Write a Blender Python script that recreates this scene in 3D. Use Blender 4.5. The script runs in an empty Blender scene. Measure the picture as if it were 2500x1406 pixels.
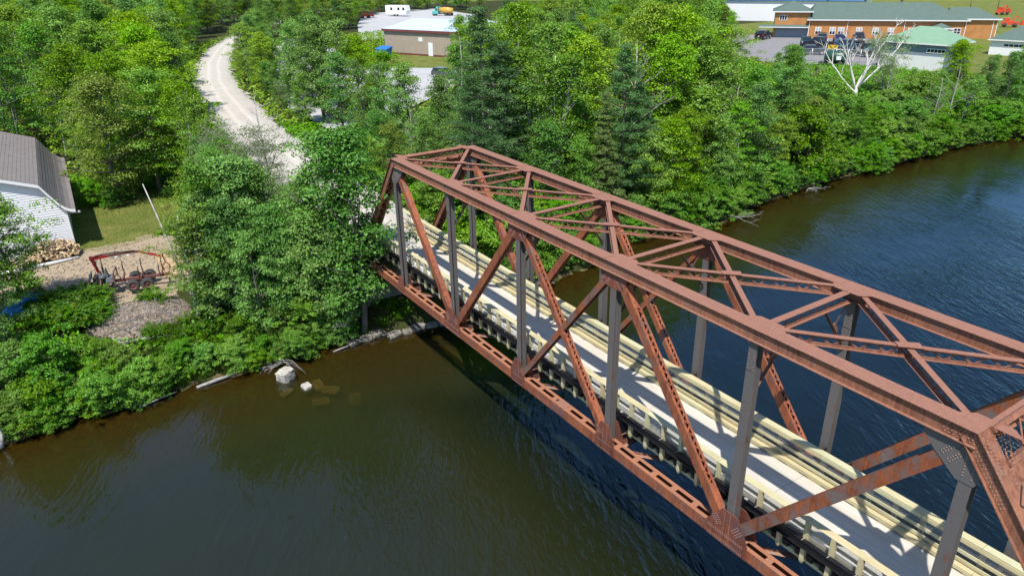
import bpy, math, random
import numpy as np
from mathutils import Vector, Matrix
sc = bpy.context.scene
C = sc.collection
rad = math.radians

# ------------------------------------------------------------------ camera
cam_d = bpy.data.cameras.new('camera')
cam_d.sensor_width = 36.0
cam_d.lens = 25.287
cam_d.clip_start = 0.1
cam_d.clip_end = 4000.0
cam = bpy.data.objects.new('camera', cam_d)
C.objects.link(cam)
YAW, PITCH, ROLL = 0.5780, 0.4231, -0.0163
fw = Vector((-math.cos(PITCH)*math.cos(YAW), math.cos(PITCH)*math.sin(YAW), -math.sin(PITCH)))
rt = fw.cross(Vector((0, 0, 1))).normalized()
up = rt.cross(fw)
r2 = rt*math.cos(ROLL)+up*math.sin(ROLL)
u2 = -rt*math.sin(ROLL)+up*math.cos(ROLL)
m = Matrix((r2, u2, -fw)).transposed().to_4x4()
m.translation = Vector((46.065, -17.453, 19.032))
cam.matrix_world = m
sc.camera = cam
sc.render.resolution_x = 1024
sc.render.resolution_y = 575

# ------------------------------------------------------------------ sky and sun
SUN = Vector((3.0, -3.05, 7.5)).normalized()
elev = math.asin(SUN.z)
world = bpy.data.worlds.new('World')
sc.world = world
world.use_nodes = True
wn = world.node_tree.nodes
sky = wn.new('ShaderNodeTexSky')
sky.sky_type = 'NISHITA'
sky.sun_disc = False
sky.sun_elevation = elev
sky.sun_rotation = math.atan2(SUN.x, SUN.y)
sky.altitude = 200
sky.air_density = 1.0
sky.dust_density = 0.15
sky.ozone_density = 3.0
bg = wn['Background']
bg.inputs['Strength'].default_value = 0.15
world.node_tree.links.new(sky.outputs[0], bg.inputs[0])
sun_d = bpy.data.lights.new('sun', 'SUN')
sun_d.energy = 5.0
sun_d.angle = rad(0.53)
sun_d.color = (1.0, 0.95, 0.87)
sun = bpy.data.objects.new('sun', sun_d)
C.objects.link(sun)
sun.rotation_euler = (-SUN).to_track_quat('-Z', 'Y').to_euler()
sun.location = (30, -40, 80)
sc.view_settings.view_transform = 'Standard'
sc.view_settings.look = 'None'
sc.view_settings.exposure = 0.25
sc.view_settings.gamma = 1.0

cy = sc.cycles
cy.max_bounces = 5; cy.diffuse_bounces = 3; cy.glossy_bounces = 2; cy.transmission_bounces = 2; cy.transparent_max_bounces = 6
cy.caustics_reflective = False; cy.caustics_refractive = False
cy.use_adaptive_sampling = True; cy.adaptive_threshold = 0.02; cy.use_denoising = True

# ------------------------------------------------------------------ helpers
def tag(o, label=None, cat=None, group=None, kind=None):
    if label: o['label'] = label
    if cat: o['category'] = cat
    if group: o['group'] = group
    if kind: o['kind'] = kind
    return o

def empty(name, loc=(0, 0, 0), rz=0.0):
    o = bpy.data.objects.new(name, None)
    o.empty_display_size = 0.2
    C.objects.link(o)
    o.location = loc
    o.rotation_euler = (0, 0, rz)
    return o

class MB:
    def __init__(s):
        s.v = []; s.f = []; s.sm = []
    def add(s, vs, fs, smooth=False):
        b = len(s.v)
        s.v.extend([tuple(p) for p in vs])
        for f in fs:
            s.f.append([b+i for i in f]); s.sm.append(smooth)
        return s
    def hexa(s, p):
        return s.add(p, [(0, 3, 2, 1), (4, 5, 6, 7), (0, 1, 5, 4), (1, 2, 6, 5), (2, 3, 7, 6), (3, 0, 4, 7)])
    def box(s, x0, x1, y0, y1, z0, z1):
        return s.hexa([(x0, y0, z0), (x1, y0, z0), (x1, y1, z0), (x0, y1, z0), (x0, y0, z1), (x1, y0, z1), (x1, y1, z1), (x0, y1, z1)])
    def beam(s, A, B, side, u0, u1, v0, v1):
        # plate running A->B; side axis = 'side', v axis = side x dir
        A = Vector(A); B = Vector(B); d = (B-A).normalized(); sd = Vector(side)
        sd = (sd-d*sd.dot(d)).normalized(); v = sd.cross(d)
        q = [(u0, v0), (u1, v0), (u1, v1), (u0, v1)]
        ps = [A+sd*a+v*b for a, b in q]+[B+sd*a+v*b for a, b in q]
        return s.hexa(ps)
    def bar(s, A, B, w, h, side=(0, 0, 1)):
        d = (Vector(B)-Vector(A)).normalized()
        if abs(d.dot(Vector(side).normalized())) > 0.97: side = (1, 0, 0)
        sd = Vector(side)
        return s.beam(A, B, sd, -h/2, h/2, -w/2, w/2)
    def tube(s, pts, rr, n=8, caps=True, smooth=True):
        pts = [Vector(p) for p in pts]
        if not hasattr(rr, '__len__'): rr = [rr]*len(pts)
        b = len(s.v); prev = None
        for i, p in enumerate(pts):
            d = (pts[min(i+1, len(pts)-1)]-pts[max(i-1, 0)]).normalized()
            if prev is None:
                a = Vector((0, 0, 1)) if abs(d.z) < 0.9 else Vector((1, 0, 0))
                a = (a-d*a.dot(d)).normalized()
            else:
                a = (prev-d*prev.dot(d)).normalized()
            prev = a; c = d.cross(a)
            for k in range(n):
                t = 2*math.pi*k/n
                s.v.append(tuple(p+(a*math.cos(t)+c*math.sin(t))*rr[i]))
        for i in range(len(pts)-1):
            for k in range(n):
                k2 = (k+1) % n
                s.f.append([b+i*n+k, b+i*n+k2, b+(i+1)*n+k2, b+(i+1)*n+k]); s.sm.append(smooth)
        if caps:
            s.f.append([b+k for k in range(n)][::-1]); s.sm.append(False)
            e = b+(len(pts)-1)*n
            s.f.append([e+k for k in range(n)]); s.sm.append(False)
        return s
    def prism(s, pts, off):
        # closed polygon extruded by vector off
        n = len(pts); off = Vector(off)
        a = [Vector(p) for p in pts]
        s.add([*a, *[p+off for p in a]], [list(range(n))[::-1], list(range(n, 2*n))]+[(i, (i+1) % n, n+(i+1) % n, n+i) for i in range(n)])
        return s
    def rivet(s, p, nrm, r=0.02, h=0.014):
        nrm = Vector(nrm).normalized(); p = Vector(p)
        a = Vector((0, 0, 1)) if abs(nrm.z) < 0.9 else Vector((1, 0, 0))
        a = (a-nrm*a.dot(nrm)).normalized(); c = nrm.cross(a)
        vs = [p+(a*math.cos(t)+c*math.sin(t))*r for t in [k*math.pi/3 for k in range(6)]]
        vs += [p+nrm*h+(a*math.cos(t)+c*math.sin(t))*r*.55 for t in [k*math.pi/3 for k in range(6)]]
        return s.add(vs, [(k, (k+1) % 6, 6+(k+1) % 6, 6+k) for k in range(6)]+[(6, 7, 8, 9, 10, 11)], True)
    def lathe(s, prof, n, org, axis):
        # prof: list of (r, h) ; axis unit vec
        axis = Vector(axis).normalized(); org = Vector(org)
        a = Vector((0, 0, 1)) if abs(axis.z) < 0.9 else Vector((1, 0, 0))
        a = (a-axis*a.dot(axis)).normalized(); c = axis.cross(a); b = len(s.v)
        for r, h in prof:
            for k in range(n):
                t = 2*math.pi*k/n
                s.v.append(tuple(org+axis*h+(a*math.cos(t)+c*math.sin(t))*r))
        for i in range(len(prof)-1):
            for k in range(n):
                k2 = (k+1) % n
                s.f.append([b+i*n+k, b+i*n+k2, b+(i+1)*n+k2, b+(i+1)*n+k]); s.sm.append(True)
        return s
    def mesh(s, name, mat):
        me = bpy.data.meshes.new(name)
        me.from_pydata(s.v, [], s.f)
        me.materials.append(mat)
        me.polygons.foreach_set('use_smooth', s.sm)
        me.update()
        return me
    def build(s, name, mat, parent=None, kind=None):
        o = bpy.data.objects.new(name, s.mesh(name, mat))
        C.objects.link(o)
        if parent: o.parent = parent
        if kind: o['kind'] = kind
        return o

def link_copy(o, parent=None):
    c = o.copy(); C.objects.link(c)
    if parent is not None: c.parent = parent
    return c

def inst(name, me, parent=None, loc=(0, 0, 0), rz=0.0, rot=None, scale=None):
    o = bpy.data.objects.new(name, me)
    C.objects.link(o)
    if parent: o.parent = parent
    o.location = loc
    o.rotation_euler = rot if rot else (0, 0, rz)
    if scale: o.scale = scale
    return o

def np_mesh(name, verts, faces, mat, smooth=False, k=4):
    """fast mesh from numpy arrays; faces (n,k)"""
    me = bpy.data.meshes.new(name)
    verts = np.asarray(verts, np.float32); faces = np.asarray(faces, np.int32)
    me.vertices.add(len(verts)); me.vertices.foreach_set('co', verts.ravel())
    n = len(faces)
    me.loops.add(n*k); me.loops.foreach_set('vertex_index', faces.ravel())
    me.polygons.add(n)
    me.polygons.foreach_set('loop_start', np.arange(0, n*k, k, dtype=np.int32))
    me.polygons.foreach_set('loop_total', np.full(n, k, np.int32))
    if smooth: me.polygons.foreach_set('use_smooth', np.ones(n, bool))
    me.materials.append(mat)
    me.update(calc_edges=True)
    return me

# ------------------------------------------------------------------ materials
class NT:
    def __init__(s, name):
        s.mat = bpy.data.materials.new(name); s.mat.use_nodes = True
        s.t = s.mat.node_tree; s.n = s.t.nodes; s.b = s.n['Principled BSDF']; s.out = s.n['Material Output']
    def new(s, t, **kw):
        n = s.n.new(t)
        for k, v in kw.items(): setattr(n, k, v)
        return n
    def l(s, a, b): s.t.links.new(a, b)
    def coord(s, kind='Object', scale=(1, 1, 1)):
        tc = s.new('ShaderNodeTexCoord'); mp = s.new('ShaderNodeMapping')
        mp.inputs['Scale'].default_value = scale
        s.l(tc.outputs[kind], mp.inputs[0]); return mp.outputs[0]
    def noise(s, vec, scale, detail=4, rough=0.55, dist=0.0):
        n = s.new('ShaderNodeTexNoise')
        n.inputs['Scale'].default_value = scale; n.inputs['Detail'].default_value = detail
        n.inputs['Roughness'].default_value = rough; n.inputs['Distortion'].default_value = dist
        if vec is not None: s.l(vec, n.inputs['Vector'])
        return n.outputs[0]
    def ramp(s, fac, stops):
        r = s.new('ShaderNodeValToRGB'); e = r.color_ramp.elements
        while len(e) < len(stops): e.new(0.5)
        for i, (p, c) in enumerate(stops):
            e[i].position = p; e[i].color = (*c, 1) if len(c) == 3 else c
        s.l(fac, r.inputs[0]); return r.outputs[0]
    def mix(s, fac, a, b, mode='MIX'):
        m = s.new('ShaderNodeMix', data_type='RGBA', blend_type=mode)
        for inp, v in ((m.inputs[0], fac), (m.inputs[6], a), (m.inputs[7], b)):
            if hasattr(v, 'is_linked') or hasattr(v, 'links'): s.l(v, inp)
            elif hasattr(v, '__len__'): inp.default_value = (*v, 1) if len(v) == 3 else v
            else: inp.default_value = v
        return m.outputs[2]
    def math(s, op, a, b=0.0):
        m = s.new('ShaderNodeMath', operation=op)
        for inp, v in ((m.inputs[0], a), (m.inputs[1], b)):
            if hasattr(v, 'links'): s.l(v, inp)
            else: inp.default_value = v
        return m.outputs[0]
    def bump(s, h, strength=0.3, dist=0.02):
        b = s.new('ShaderNodeBump'); b.inputs['Strength'].default_value = strength
        b.inputs['Distance'].default_value = dist
        s.l(h, b.inputs['Height']); s.l(b.outputs[0], s.b.inputs['Normal'])
    def rough(s, v): s.b.inputs['Roughness'].default_value = v
    def col(s, v):
        if hasattr(v, 'links'): s.l(v, s.b.inputs['Base Color'])
        else: s.b.inputs['Base Color'].default_value = (*v, 1)

MATS = {}
def simple(name, col, rough=0.6, metal=0.0, var=0.15, scale=6.0, bump=0.0):
    if name in MATS: return MATS[name]
    t = NT(name); v = t.coord()
    n = t.noise(v, scale, 5)
    d = [max(0, c*(1-var)) for c in col]; u = [min(1, c*(1+var)) for c in col]
    t.col(t.ramp(n, [(0.3, d), (0.7, u)])); t.rough(rough); t.b.inputs['Metallic'].default_value = metal
    if bump: t.bump(t.noise(v, scale*6, 3), bump)
    MATS[name] = t.mat
    return t.mat

def steel(name, rust_a, rust_b, paint, cover, scale=1.6, top=None):
    """old painted steel: 'cover' = how much paint is left"""
    t = NT(name); v = t.coord(); vs = t.coord('Object', (1.0, 1.0, 0.28))
    n1 = t.noise(v, scale, 7, 0.62, 0.4); n2 = t.noise(vs, scale*3.2, 6, 0.6); n3 = t.noise(v, 22, 4, 0.6)
    rust = t.ramp(n2, [(0.28, rust_a), (0.72, rust_b)])
    n4 = t.noise(t.coord('Object', (5.0, 5.0, 0.35)), 1.7, 4, 0.6)
    n5 = t.noise(v, 0.45, 4, 0.6)
    rust = t.mix(t.ramp(n4, [(0.48, (0, 0, 0)), (0.68, (0.75, 0.75, 0.75))]), rust, [c*0.55 for c in rust_a])
    rust = t.mix(t.ramp(n5, [(0.45, (0, 0, 0)), (0.72, (0.55, 0.55, 0.55))]), rust, [min(1, c*1.3) for c in rust_b])
    fine = t.ramp(n3, [(0.3, (0.78, 0.78, 0.78)), (0.7, (1.12, 1.12, 1.12))])
    rust = t.mix(1.0, rust, fine, 'MULTIPLY')
    mk = t.ramp(t.math('ADD', t.math('MULTIPLY', n1, 0.6), t.math('MULTIPLY', n2, 0.4)), [(max(0.0, cover-0.07), (1, 1, 1)), (min(1.0, cover+0.05), (0, 0, 0))])
    paint_c = t.mix(t.ramp(n3, [(0.35, (0, 0, 0)), (0.8, (0.6, 0.6, 0.6))]), paint, [c*1.25 for c in paint])
    base = t.mix(mk, rust, paint_c)
    if top:   # faces that look up are mixed towards the paler 'top' colour
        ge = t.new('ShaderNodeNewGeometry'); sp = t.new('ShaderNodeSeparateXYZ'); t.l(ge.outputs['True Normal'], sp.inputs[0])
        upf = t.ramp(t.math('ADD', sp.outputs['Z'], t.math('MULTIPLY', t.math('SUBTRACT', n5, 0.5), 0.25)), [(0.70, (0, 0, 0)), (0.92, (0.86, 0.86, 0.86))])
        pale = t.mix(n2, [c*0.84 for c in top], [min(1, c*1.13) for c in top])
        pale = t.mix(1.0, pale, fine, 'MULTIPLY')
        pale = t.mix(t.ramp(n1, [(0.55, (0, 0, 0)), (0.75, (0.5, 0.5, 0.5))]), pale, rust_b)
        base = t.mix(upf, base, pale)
    t.col(base)
    t.rough(0.72); t.b.inputs['Specular IOR Level'].default_value = 0.3
    t.bump(n3, 0.25, 0.01)
    return t.mat

M = {}
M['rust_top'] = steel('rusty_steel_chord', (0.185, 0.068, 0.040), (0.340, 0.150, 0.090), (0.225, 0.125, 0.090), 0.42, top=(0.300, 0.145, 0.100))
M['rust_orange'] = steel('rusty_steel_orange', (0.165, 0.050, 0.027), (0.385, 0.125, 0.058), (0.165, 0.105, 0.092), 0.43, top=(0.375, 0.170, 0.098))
M['rust_paint'] = steel('grey_painted_steel', (0.125, 0.055, 0.042), (0.19, 0.09, 0.07), (0.122, 0.113, 0.111), 0.61)
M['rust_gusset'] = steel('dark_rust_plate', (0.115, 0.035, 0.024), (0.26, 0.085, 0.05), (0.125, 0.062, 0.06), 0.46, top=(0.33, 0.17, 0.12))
M['rust_mix'] = steel('patchy_rust_steel', (0.15, 0.042, 0.02), (0.34, 0.105, 0.042), (0.15, 0.118, 0.112), 0.49)
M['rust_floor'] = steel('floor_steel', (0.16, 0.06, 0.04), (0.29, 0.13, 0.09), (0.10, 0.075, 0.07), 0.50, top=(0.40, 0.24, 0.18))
M['rivet'] = simple('rivet_steel', (0.30, 0.19, 0.16), 0.5)
def timber(name, a, b, g):
    t = NT(name)
    v = t.coord('Object', (0.25, 3.0, 3.0)); n = t.noise(v, 5.0, 5, 0.6, 0.3)
    oi = t.new('ShaderNodeObjectInfo')
    n2 = t.noise(t.coord('Object', (0.5, 0.5, 0.5)), 2.0, 3)
    base = t.ramp(n, [(0.25, a), (0.75, b)])
    c = t.mix(t.math('MULTIPLY', oi.outputs['Random'], 0.75), base, g)
    c = t.mix(t.ramp(n2, [(0.45, (0, 0, 0)), (0.75, (0.5, 0.5, 0.5))]), c, [x*0.75 for x in a])
    t.col(c); t.rough(0.8); t.b.inputs['Specular IOR Level'].default_value = 0.2
    t.bump(n, 0.2, 0.01)
    return t.mat
M['timber'] = timber('treated_timber', (0.47, 0.39, 0.205), (0.60, 0.52, 0.32), (0.51, 0.515, 0.335))
M['tie'] = timber('creosote_tie', (0.022, 0.018, 0.015), (0.05, 0.042, 0.036), (0.035, 0.03, 0.028))
M['black'] = simple('black_steel', (0.012, 0.013, 0.016), 0.32, 0, 0.3)
M['galv'] = simple('galvanised_steel', (0.62, 0.63, 0.64), 0.4, 0.6)
def concrete():
    t = NT('bridge_concrete')
    vs = t.coord('Object', (0.12, 2.2, 1)); n = t.noise(vs, 3.0, 6, 0.65)
    v = t.coord(); n2 = t.noise(v, 0.9, 6, 0.6); n3 = t.noise(v, 14, 4)
    a = t.ramp(n, [(0.3, (0.49, 0.455, 0.39)), (0.7, (0.635, 0.605, 0.54))])
    a = t.mix(t.ramp(n2, [(0.4, (0, 0, 0)), (0.75, (0.55, 0.55, 0.55))]), a, (0.45, 0.41, 0.34))
    a = t.mix(t.ramp(n3, [(0.62, (0, 0, 0)), (0.75, (0.3, 0.3, 0.3))]), a, (0.38, 0.345, 0.295))
    sep = t.new('ShaderNodeSeparateXYZ'); tc = t.new('ShaderNodeTexCoord'); t.l(tc.outputs['Object'], sep.inputs[0])
    wv = t.math('ABSOLUTE', t.math('SUBTRACT', t.math('ABSOLUTE', t.math('SUBTRACT', sep.outputs['Y'], 2.585)), 0.78))
    tr = t.ramp(t.math('ADD', wv, t.math('MULTIPLY', n2, 0.22)), [(0.18, (0.4, 0.4, 0.4)), (0.42, (0, 0, 0))])
    a = t.mix(tr, a, (0.42, 0.385, 0.33))
    t.col(a); t.rough(0.85); t.bump(n3, 0.15, 0.01)
    return t.mat
M['concrete'] = concrete()
M['white'] = simple('white_paint', (0.78, 0.78, 0.78), 0.5, 0, 0.04)
M['stone'] = simple('weathered_stone', (0.20, 0.18, 0.15), 0.9, 0, 0.4, 2.0, 0.5)
M['glass'] = simple('dark_glass', (0.02, 0.025, 0.035), 0.05, 0, 0.1)
M['rubber'] = simple('tyre_rubber', (0.055, 0.055, 0.055), 0.85, 0, 0.25)
M['bark'] = simple('grey_brown_bark', (0.16, 0.14, 0.115), 0.9, 0, 0.4, 3.0)
M['dead'] = simple('bleached_dead_wood', (0.42, 0.39, 0.35), 0.85, 0, 0.3, 3.0)
# ------------------------------------------------------------------ terrain
WATER = -4.95
BY = np.array([-400, -60, -23.4, -21.4, -19.8, -17.3, -15, -13.9, -12.4, -10.3, -7.7, -5.2, -3.3, -1.5, 1.5, 4.4, 7.9, 12.5, 19.1, 25.3, 33.2, 38.4, 44.1, 51.8, 59.8, 71.5, 87.2, 100.7, 140, 420.])
BX = np.array([6, 4, 3.0, 2.3, 2.3, 2.4, 2.3, 2.0, 2.3, 2.25, 2.7, 2.5, 2.4, 2.7, 3.3, 3.7, 2.8, 2.3, 1.6, -1.2, 0.2, 0.0, -1.5, -2.4, -2.8, -2.2, -2.6, -0.8, 3, 20.])
RX = np.array([-420, -260, -200, -153, -120, -91, -70, -50, -26, 0, 10.])
RY = np.array([190, 82, 46, 26.5, 16.8, 10.4, 7.4, 5.1, 2.9, 2.585, 2.585])
def sstep(a, b, x):
    t = np.clip((x-a)/(b-a), 0, 1); return t*t*(3-2*t)
def wob(x, y):
    return 0.5*np.sin(x*0.9+np.sin(y*0.7)*1.3)*np.cos(y*0.8+0.4)+0.35*np.sin(x*2.3+1.7)*np.sin(y*1.9+0.6)
def bank_x(y):
    return np.interp(y, BY, BX)+0.22*np.sin(y*1.7)+0.15*np.sin(y*4.1+1)
def road_y(x):
    return np.interp(x, RX, RY)
def ground(x, y):
    x = np.asarray(x, float); y = np.asarray(y, float)
    d = bank_x(y)-x
    pl = -1.95+2.25*sstep(-42, -75, x); pr = 0.3
    w = sstep(-3, 9, y-(road_y(x)-2.6))
    P = pl*(1-w)+pr*w
    land = WATER+(P-WATER)*(1-np.exp(-np.clip(d, 0, None)/(4.2+1.5*w)))
    land = land+wob(x, y)*0.10*sstep(0.5, 4, d)
    r = np.abs(y-road_y(x))
    rw = sstep(9.0, 4.2, r)*sstep(-0.2, -1.6, x)
    land = land*(1-rw)+0.88*rw
    bed = WATER-0.02-np.minimum(1.9+2.3*sstep(-4, 7, y), 0.13*np.clip(-d, 0, None)+0.010*np.clip(-d, 0, None)**2)
    z = np.where(d > 0, land, bed)
    near = sstep(50.5, 60, x)
    return z*(1-near)+near*(0.6)
def terrain_mats():
    t = NT('ground_cover')
    v = t.coord(); n = t.noise(v, 0.35, 8, 0.65); n2 = t.noise(v, 3.0, 6, 0.65); n3 = t.noise(v, 18.0, 4, 0.7)
    forest = t.ramp(n2, [(0.25, (0.022, 0.026, 0.010)), (0.5, (0.040, 0.050, 0.014)), (0.8, (0.075, 0.062, 0.034))])
    lawn = t.ramp(t.math('ADD', t.math('MULTIPLY', n, 0.55), t.math('MULTIPLY', n3, 0.45)), [(0.32, (0.075, 0.115, 0.022)), (0.5, (0.135, 0.165, 0.035)), (0.66, (0.27, 0.22, 0.085))])
    dirt = t.ramp(t.math('ADD', t.math('MULTIPLY', n2, 0.5), t.math('MULTIPLY', n3, 0.5)), [(0.3, (0.21, 0.155, 0.10)), (0.52, (0.36, 0.285, 0.20)), (0.72, (0.52, 0.43, 0.31))])
    grav = t.ramp(n2, [(0.3, (0.36, 0.34, 0.31)), (0.7, (0.52, 0.49, 0.45))])
    bed = t.ramp(n2, [(0.3, (0.07, 0.056, 0.026)), (0.7, (0.15, 0.118, 0.055))])
    def zone(nm, lo=0.42, hi=0.58):
        a = t.new('ShaderNodeAttribute', attribute_name=nm)
        s_ = t.math('ADD', a.outputs['Fac'], t.math('MULTIPLY', t.math('SUBTRACT', t.math('ADD', t.math('MULTIPLY', n2, 0.6), t.math('MULTIPLY', n3, 0.4)), 0.5), 0.9))
        return t.ramp(s_, [(lo, (0, 0, 0)), (hi, (1, 1, 1))])
    c = t.mix(zone('lawn'), forest, lawn)
    c = t.mix(zone('dirt'), c, dirt)
    c = t.mix(zone('gravel'), c, grav)
    c = t.mix(zone('bed'), c, bed)
    t.col(c); t.rough(0.95); t.b.inputs['Specular IOR Level'].default_value = 0.1
    t.bump(t.math('ADD', n3, n2), 0.6, 0.06)
    return t.mat
M['ground'] = terrain_mats()

def in_poly(px, py, poly):
    inside = np.zeros(px.shape, bool); n = len(poly)
    for i in range(n):
        x1, y1 = poly[i]; x2, y2 = poly[(i+1) % n]
        c = ((y1 > py) != (y2 > py)) & (px < (x2-x1)*(py-y1)/((y2-y1) if y2 != y1 else 1e-9)+x1)
        inside ^= c
    return inside
DIRT = [(-20.4, -30), (-20.4, -17.2), (-19.5, -14.6), (-20.5, -11.5), (-17.5, -8.6), (-12.5, -8.8), (-8.5, -10.5), (-6.6, -12), (-7.2, -15), (-8.2, -19), (-9.5, -23), (-12, -30)]
LAWN = [(-20.0, -17.5), (-18.2, -15), (-19.5, -11.3), (-24, -8.2), (-31, -6.6), (-37.5, -9.0), (-40, -14.5), (-40, -17.5)]
LOT = [(-40, 13), (-44, 22), (-60, 40), (-72, 52), (-84, 52), (-96, 40), (-150, 52), (-150, 36), (-120, 26), (-88, 19.5), (-60, 13.5)]
SHEDGRASS = [(-72, 50), (-84, 51), (-98, 42), (-118, 52), (-104, 68), (-84, 66)]
xs = np.concatenate([np.arange(-900, -260, 40), np.arange(-260, -60, 4.0), np.arange(-60, 14, 0.75), np.arange(14, 72, 3.0), np.arange(72, 260, 25)])
ys = np.concatenate([np.arange(-420, -50, 20), np.arange(-50, -28, 2.0), np.arange(-28, 46, 0.75), np.arange(46, 240, 3.0), np.arange(240, 1100, 40)])
gx, gy = np.meshgrid(xs, ys, indexing='ij')
gz = ground(gx, gy)
# distant rise
gz = gz+np.clip((-gx-330)/60, 0, 6)*1.2+np.clip((gy-330)/60, 0, 6)*1.0
nx, ny = gx.shape
idx = np.arange(nx*ny).reshape(nx, ny)
fs = np.stack([idx[:-1, :-1], idx[1:, :-1], idx[1:, 1:], idx[:-1, 1:]], -1).reshape(-1, 4)
me = np_mesh('ground', np.stack([gx, gy, gz], -1).reshape(-1, 3), fs, M['ground'], True)
def blur_zone(mask): return mask.astype(np.float32)
dw = bank_x(gy)-gx
zones = {'dirt': in_poly(gx, gy, DIRT), 'lawn': in_poly(gx, gy, LAWN) | in_poly(gx, gy, SHEDGRASS) | ((gy > 103) & (gx > -120)) | (gy > 225) | (gx < -330) | ((gx > 52)),
         'gravel': (np.abs(gy-road_y(gx)) < 3.6) & (gx < -0.5) & (gx > -330), 'bed': (dw < -0.15) & (gx < 52)}
for k, mk in zones.items():
    a = me.attributes.new(k, 'FLOAT', 'POINT'); a.data.foreach_set('value', mk.astype(np.float32).ravel())
g = bpy.data.objects.new('ground', me); C.objects.link(g); tag(g, kind='structure')

# water -----------------------------------------------------------------
def water_mat():
    t = NT('river_water')
    t.n.remove(t.b)
    at = t.new('ShaderNodeAttribute', attribute_name='depth')
    v = t.coord()
    vv = t.new('ShaderNodeTexCoord')
    def mapped(crest, sx, sy):
        # turn the crest direction onto x, then stretch along it
        m1 = t.new('ShaderNodeMapping'); m1.inputs['Rotation'].default_value = (0, 0, -crest)
        m2 = t.new('ShaderNodeMapping'); m2.inputs['Scale'].default_value = (sx, sy, 1)
        t.l(vv.outputs['Object'], m1.inputs[0]); t.l(m1.outputs[0], m2.inputs[0]); return m2.outputs[0]
    r1 = t.noise(mapped(rad(148), 0.22, 1.0), 1.7, 2, 0.5, 0.6)
    r2_ = t.noise(mapped(rad(165), 0.30, 1.0), 3.6, 2, 0.55, 0.5)
    r3 = t.noise(v, 0.055, 3, 0.55)
    r4 = t.noise(v, 7.0, 2, 0.5)
    gust = t.ramp(r3, [(0.40, (0.18, 0.18, 0.18)), (0.62, (1, 1, 1))])
    h = t.math('ADD', t.math('MULTIPLY', r1, 1.0), t.math('ADD', t.math('MULTIPLY', r2_, 0.55), t.math('MULTIPLY', r4, 0.10)))
    h = t.math('MULTIPLY', h, gust)
    b = t.new('ShaderNodeBump'); b.inputs['Strength'].default_value = 1.0; b.inputs['Distance'].default_value = 0.13
    t.l(h, b.inputs['Height'])
    n = t.noise(v, 0.12, 4, 0.6)
    turb = t.ramp(t.math('ADD', t.math('MULTIPLY', at.outputs['Fac'], 0.22), t.math('MULTIPLY', t.math('SUBTRACT', n, 0.5), 0.16)), [(0.05, (0.036, 0.033, 0.0095)), (0.40, (0.0205, 0.0245, 0.0085)), (0.62, (0.0085, 0.0125, 0.0062)), (0.88, (0.0030, 0.0062, 0.0055))])
    dif = t.new('ShaderNodeBsdfDiffuse'); t.l(turb, dif.inputs[0])
    tr = t.new('ShaderNodeBsdfTransparent'); tr.inputs[0].default_value = (0.56, 0.47, 0.24, 1)
    op = t.math('SUBTRACT', 1.0, t.math('POWER', 2.718, t.math('MULTIPLY', at.outputs['Fac'], -0.85)))
    body = t.new('ShaderNodeMixShader'); t.l(op, body.inputs[0]); t.l(tr.outputs[0], body.inputs[1]); t.l(dif.outputs[0], body.inputs[2])
    gl = t.new('ShaderNodeBsdfGlossy'); gl.inputs['Roughness'].default_value = 0.012; gl.inputs[0].default_value = (0.62, 0.86, 1.0, 1); t.l(b.outputs[0], gl.inputs['Normal'])
    fr = t.new('ShaderNodeFresnel'); fr.inputs[0].default_value = 1.62; t.l(b.outputs[0], fr.inputs['Normal'])
    fm = t.new('ShaderNodeMixShader'); t.l(fr.outputs[0], fm.inputs[0]); t.l(body.outputs[0], fm.inputs[1]); t.l(gl.outputs[0], fm.inputs[2])
    t.l(fm.outputs[0], t.out.inputs[0])
    return t.mat
M['water'] = water_mat()
wx = np.concatenate([np.arange(-8, 12, 0.5), np.arange(12, 64, 2.0)])
wy = np.concatenate([np.arange(-420, -40, 20), np.arange(-40, 120, 0.6), np.arange(120, 500, 20)])
ax, ay = np.meshgrid(wx, wy, indexing='ij')
idx = np.arange(ax.size).reshape(ax.shape)
fs = np.stack([idx[:-1, :-1], idx[1:, :-1], idx[1:, 1:], idx[:-1, 1:]], -1).reshape(-1, 4)
me = np_mesh('river', np.stack([ax, ay, np.full(ax.shape, WATER)], -1).reshape(-1, 3), fs, M['water'], True)
dep = np.clip(WATER-ground(ax, ay), 0, 5).astype(np.float32)
a = me.attributes.new('depth', 'FLOAT', 'POINT'); a.data.foreach_set('value', dep.ravel())
o = bpy.data.objects.new('river', me); C.objects.link(o); tag(o, kind='structure')

# gravel road -----------------------------------------------------------
def gravel_mat(name, a, b, wheel=True):
    t = NT(name); v = t.coord()
    n = t.noise(v, 0.5, 7, 0.65); n2 = t.noise(v, 9, 5, 0.7)
    c = t.ramp(t.math('ADD', t.math('MULTIPLY', n, 0.5), t.math('MULTIPLY', n2, 0.5)), [(0.32, a), (0.66, b)])
    if wheel:
        at = t.new('ShaderNodeAttribute', attribute_name='across')
        wv = t.math('ABSOLUTE', t.math('SUBTRACT', t.math('ABSOLUTE', at.outputs['Fac']), 0.36))
        tr = t.ramp(t.math('ADD', wv, t.math('MULTIPLY', n2, 0.06)), [(0.08, (1, 1, 1)), (0.22, (0, 0, 0))])
        c = t.mix(t.math('MULTIPLY', tr, 0.55), c, (0.60, 0.56, 0.50))
    t.col(c); t.rough(0.95); t.bump(n2, 0.5, 0.03)
    return t.mat
M['gravel'] = gravel_mat('road_gravel', (0.40, 0.365, 0.315), (0.54, 0.505, 0.45))
M['lot'] = gravel_mat('lot_gravel', (0.34, 0.34, 0.345), (0.50, 0.50, 0.505), False)
rxs = np.concatenate([np.arange(-330, -60, 4.0), np.arange(-60, -0.3, 1.0), [-0.32]])
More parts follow.
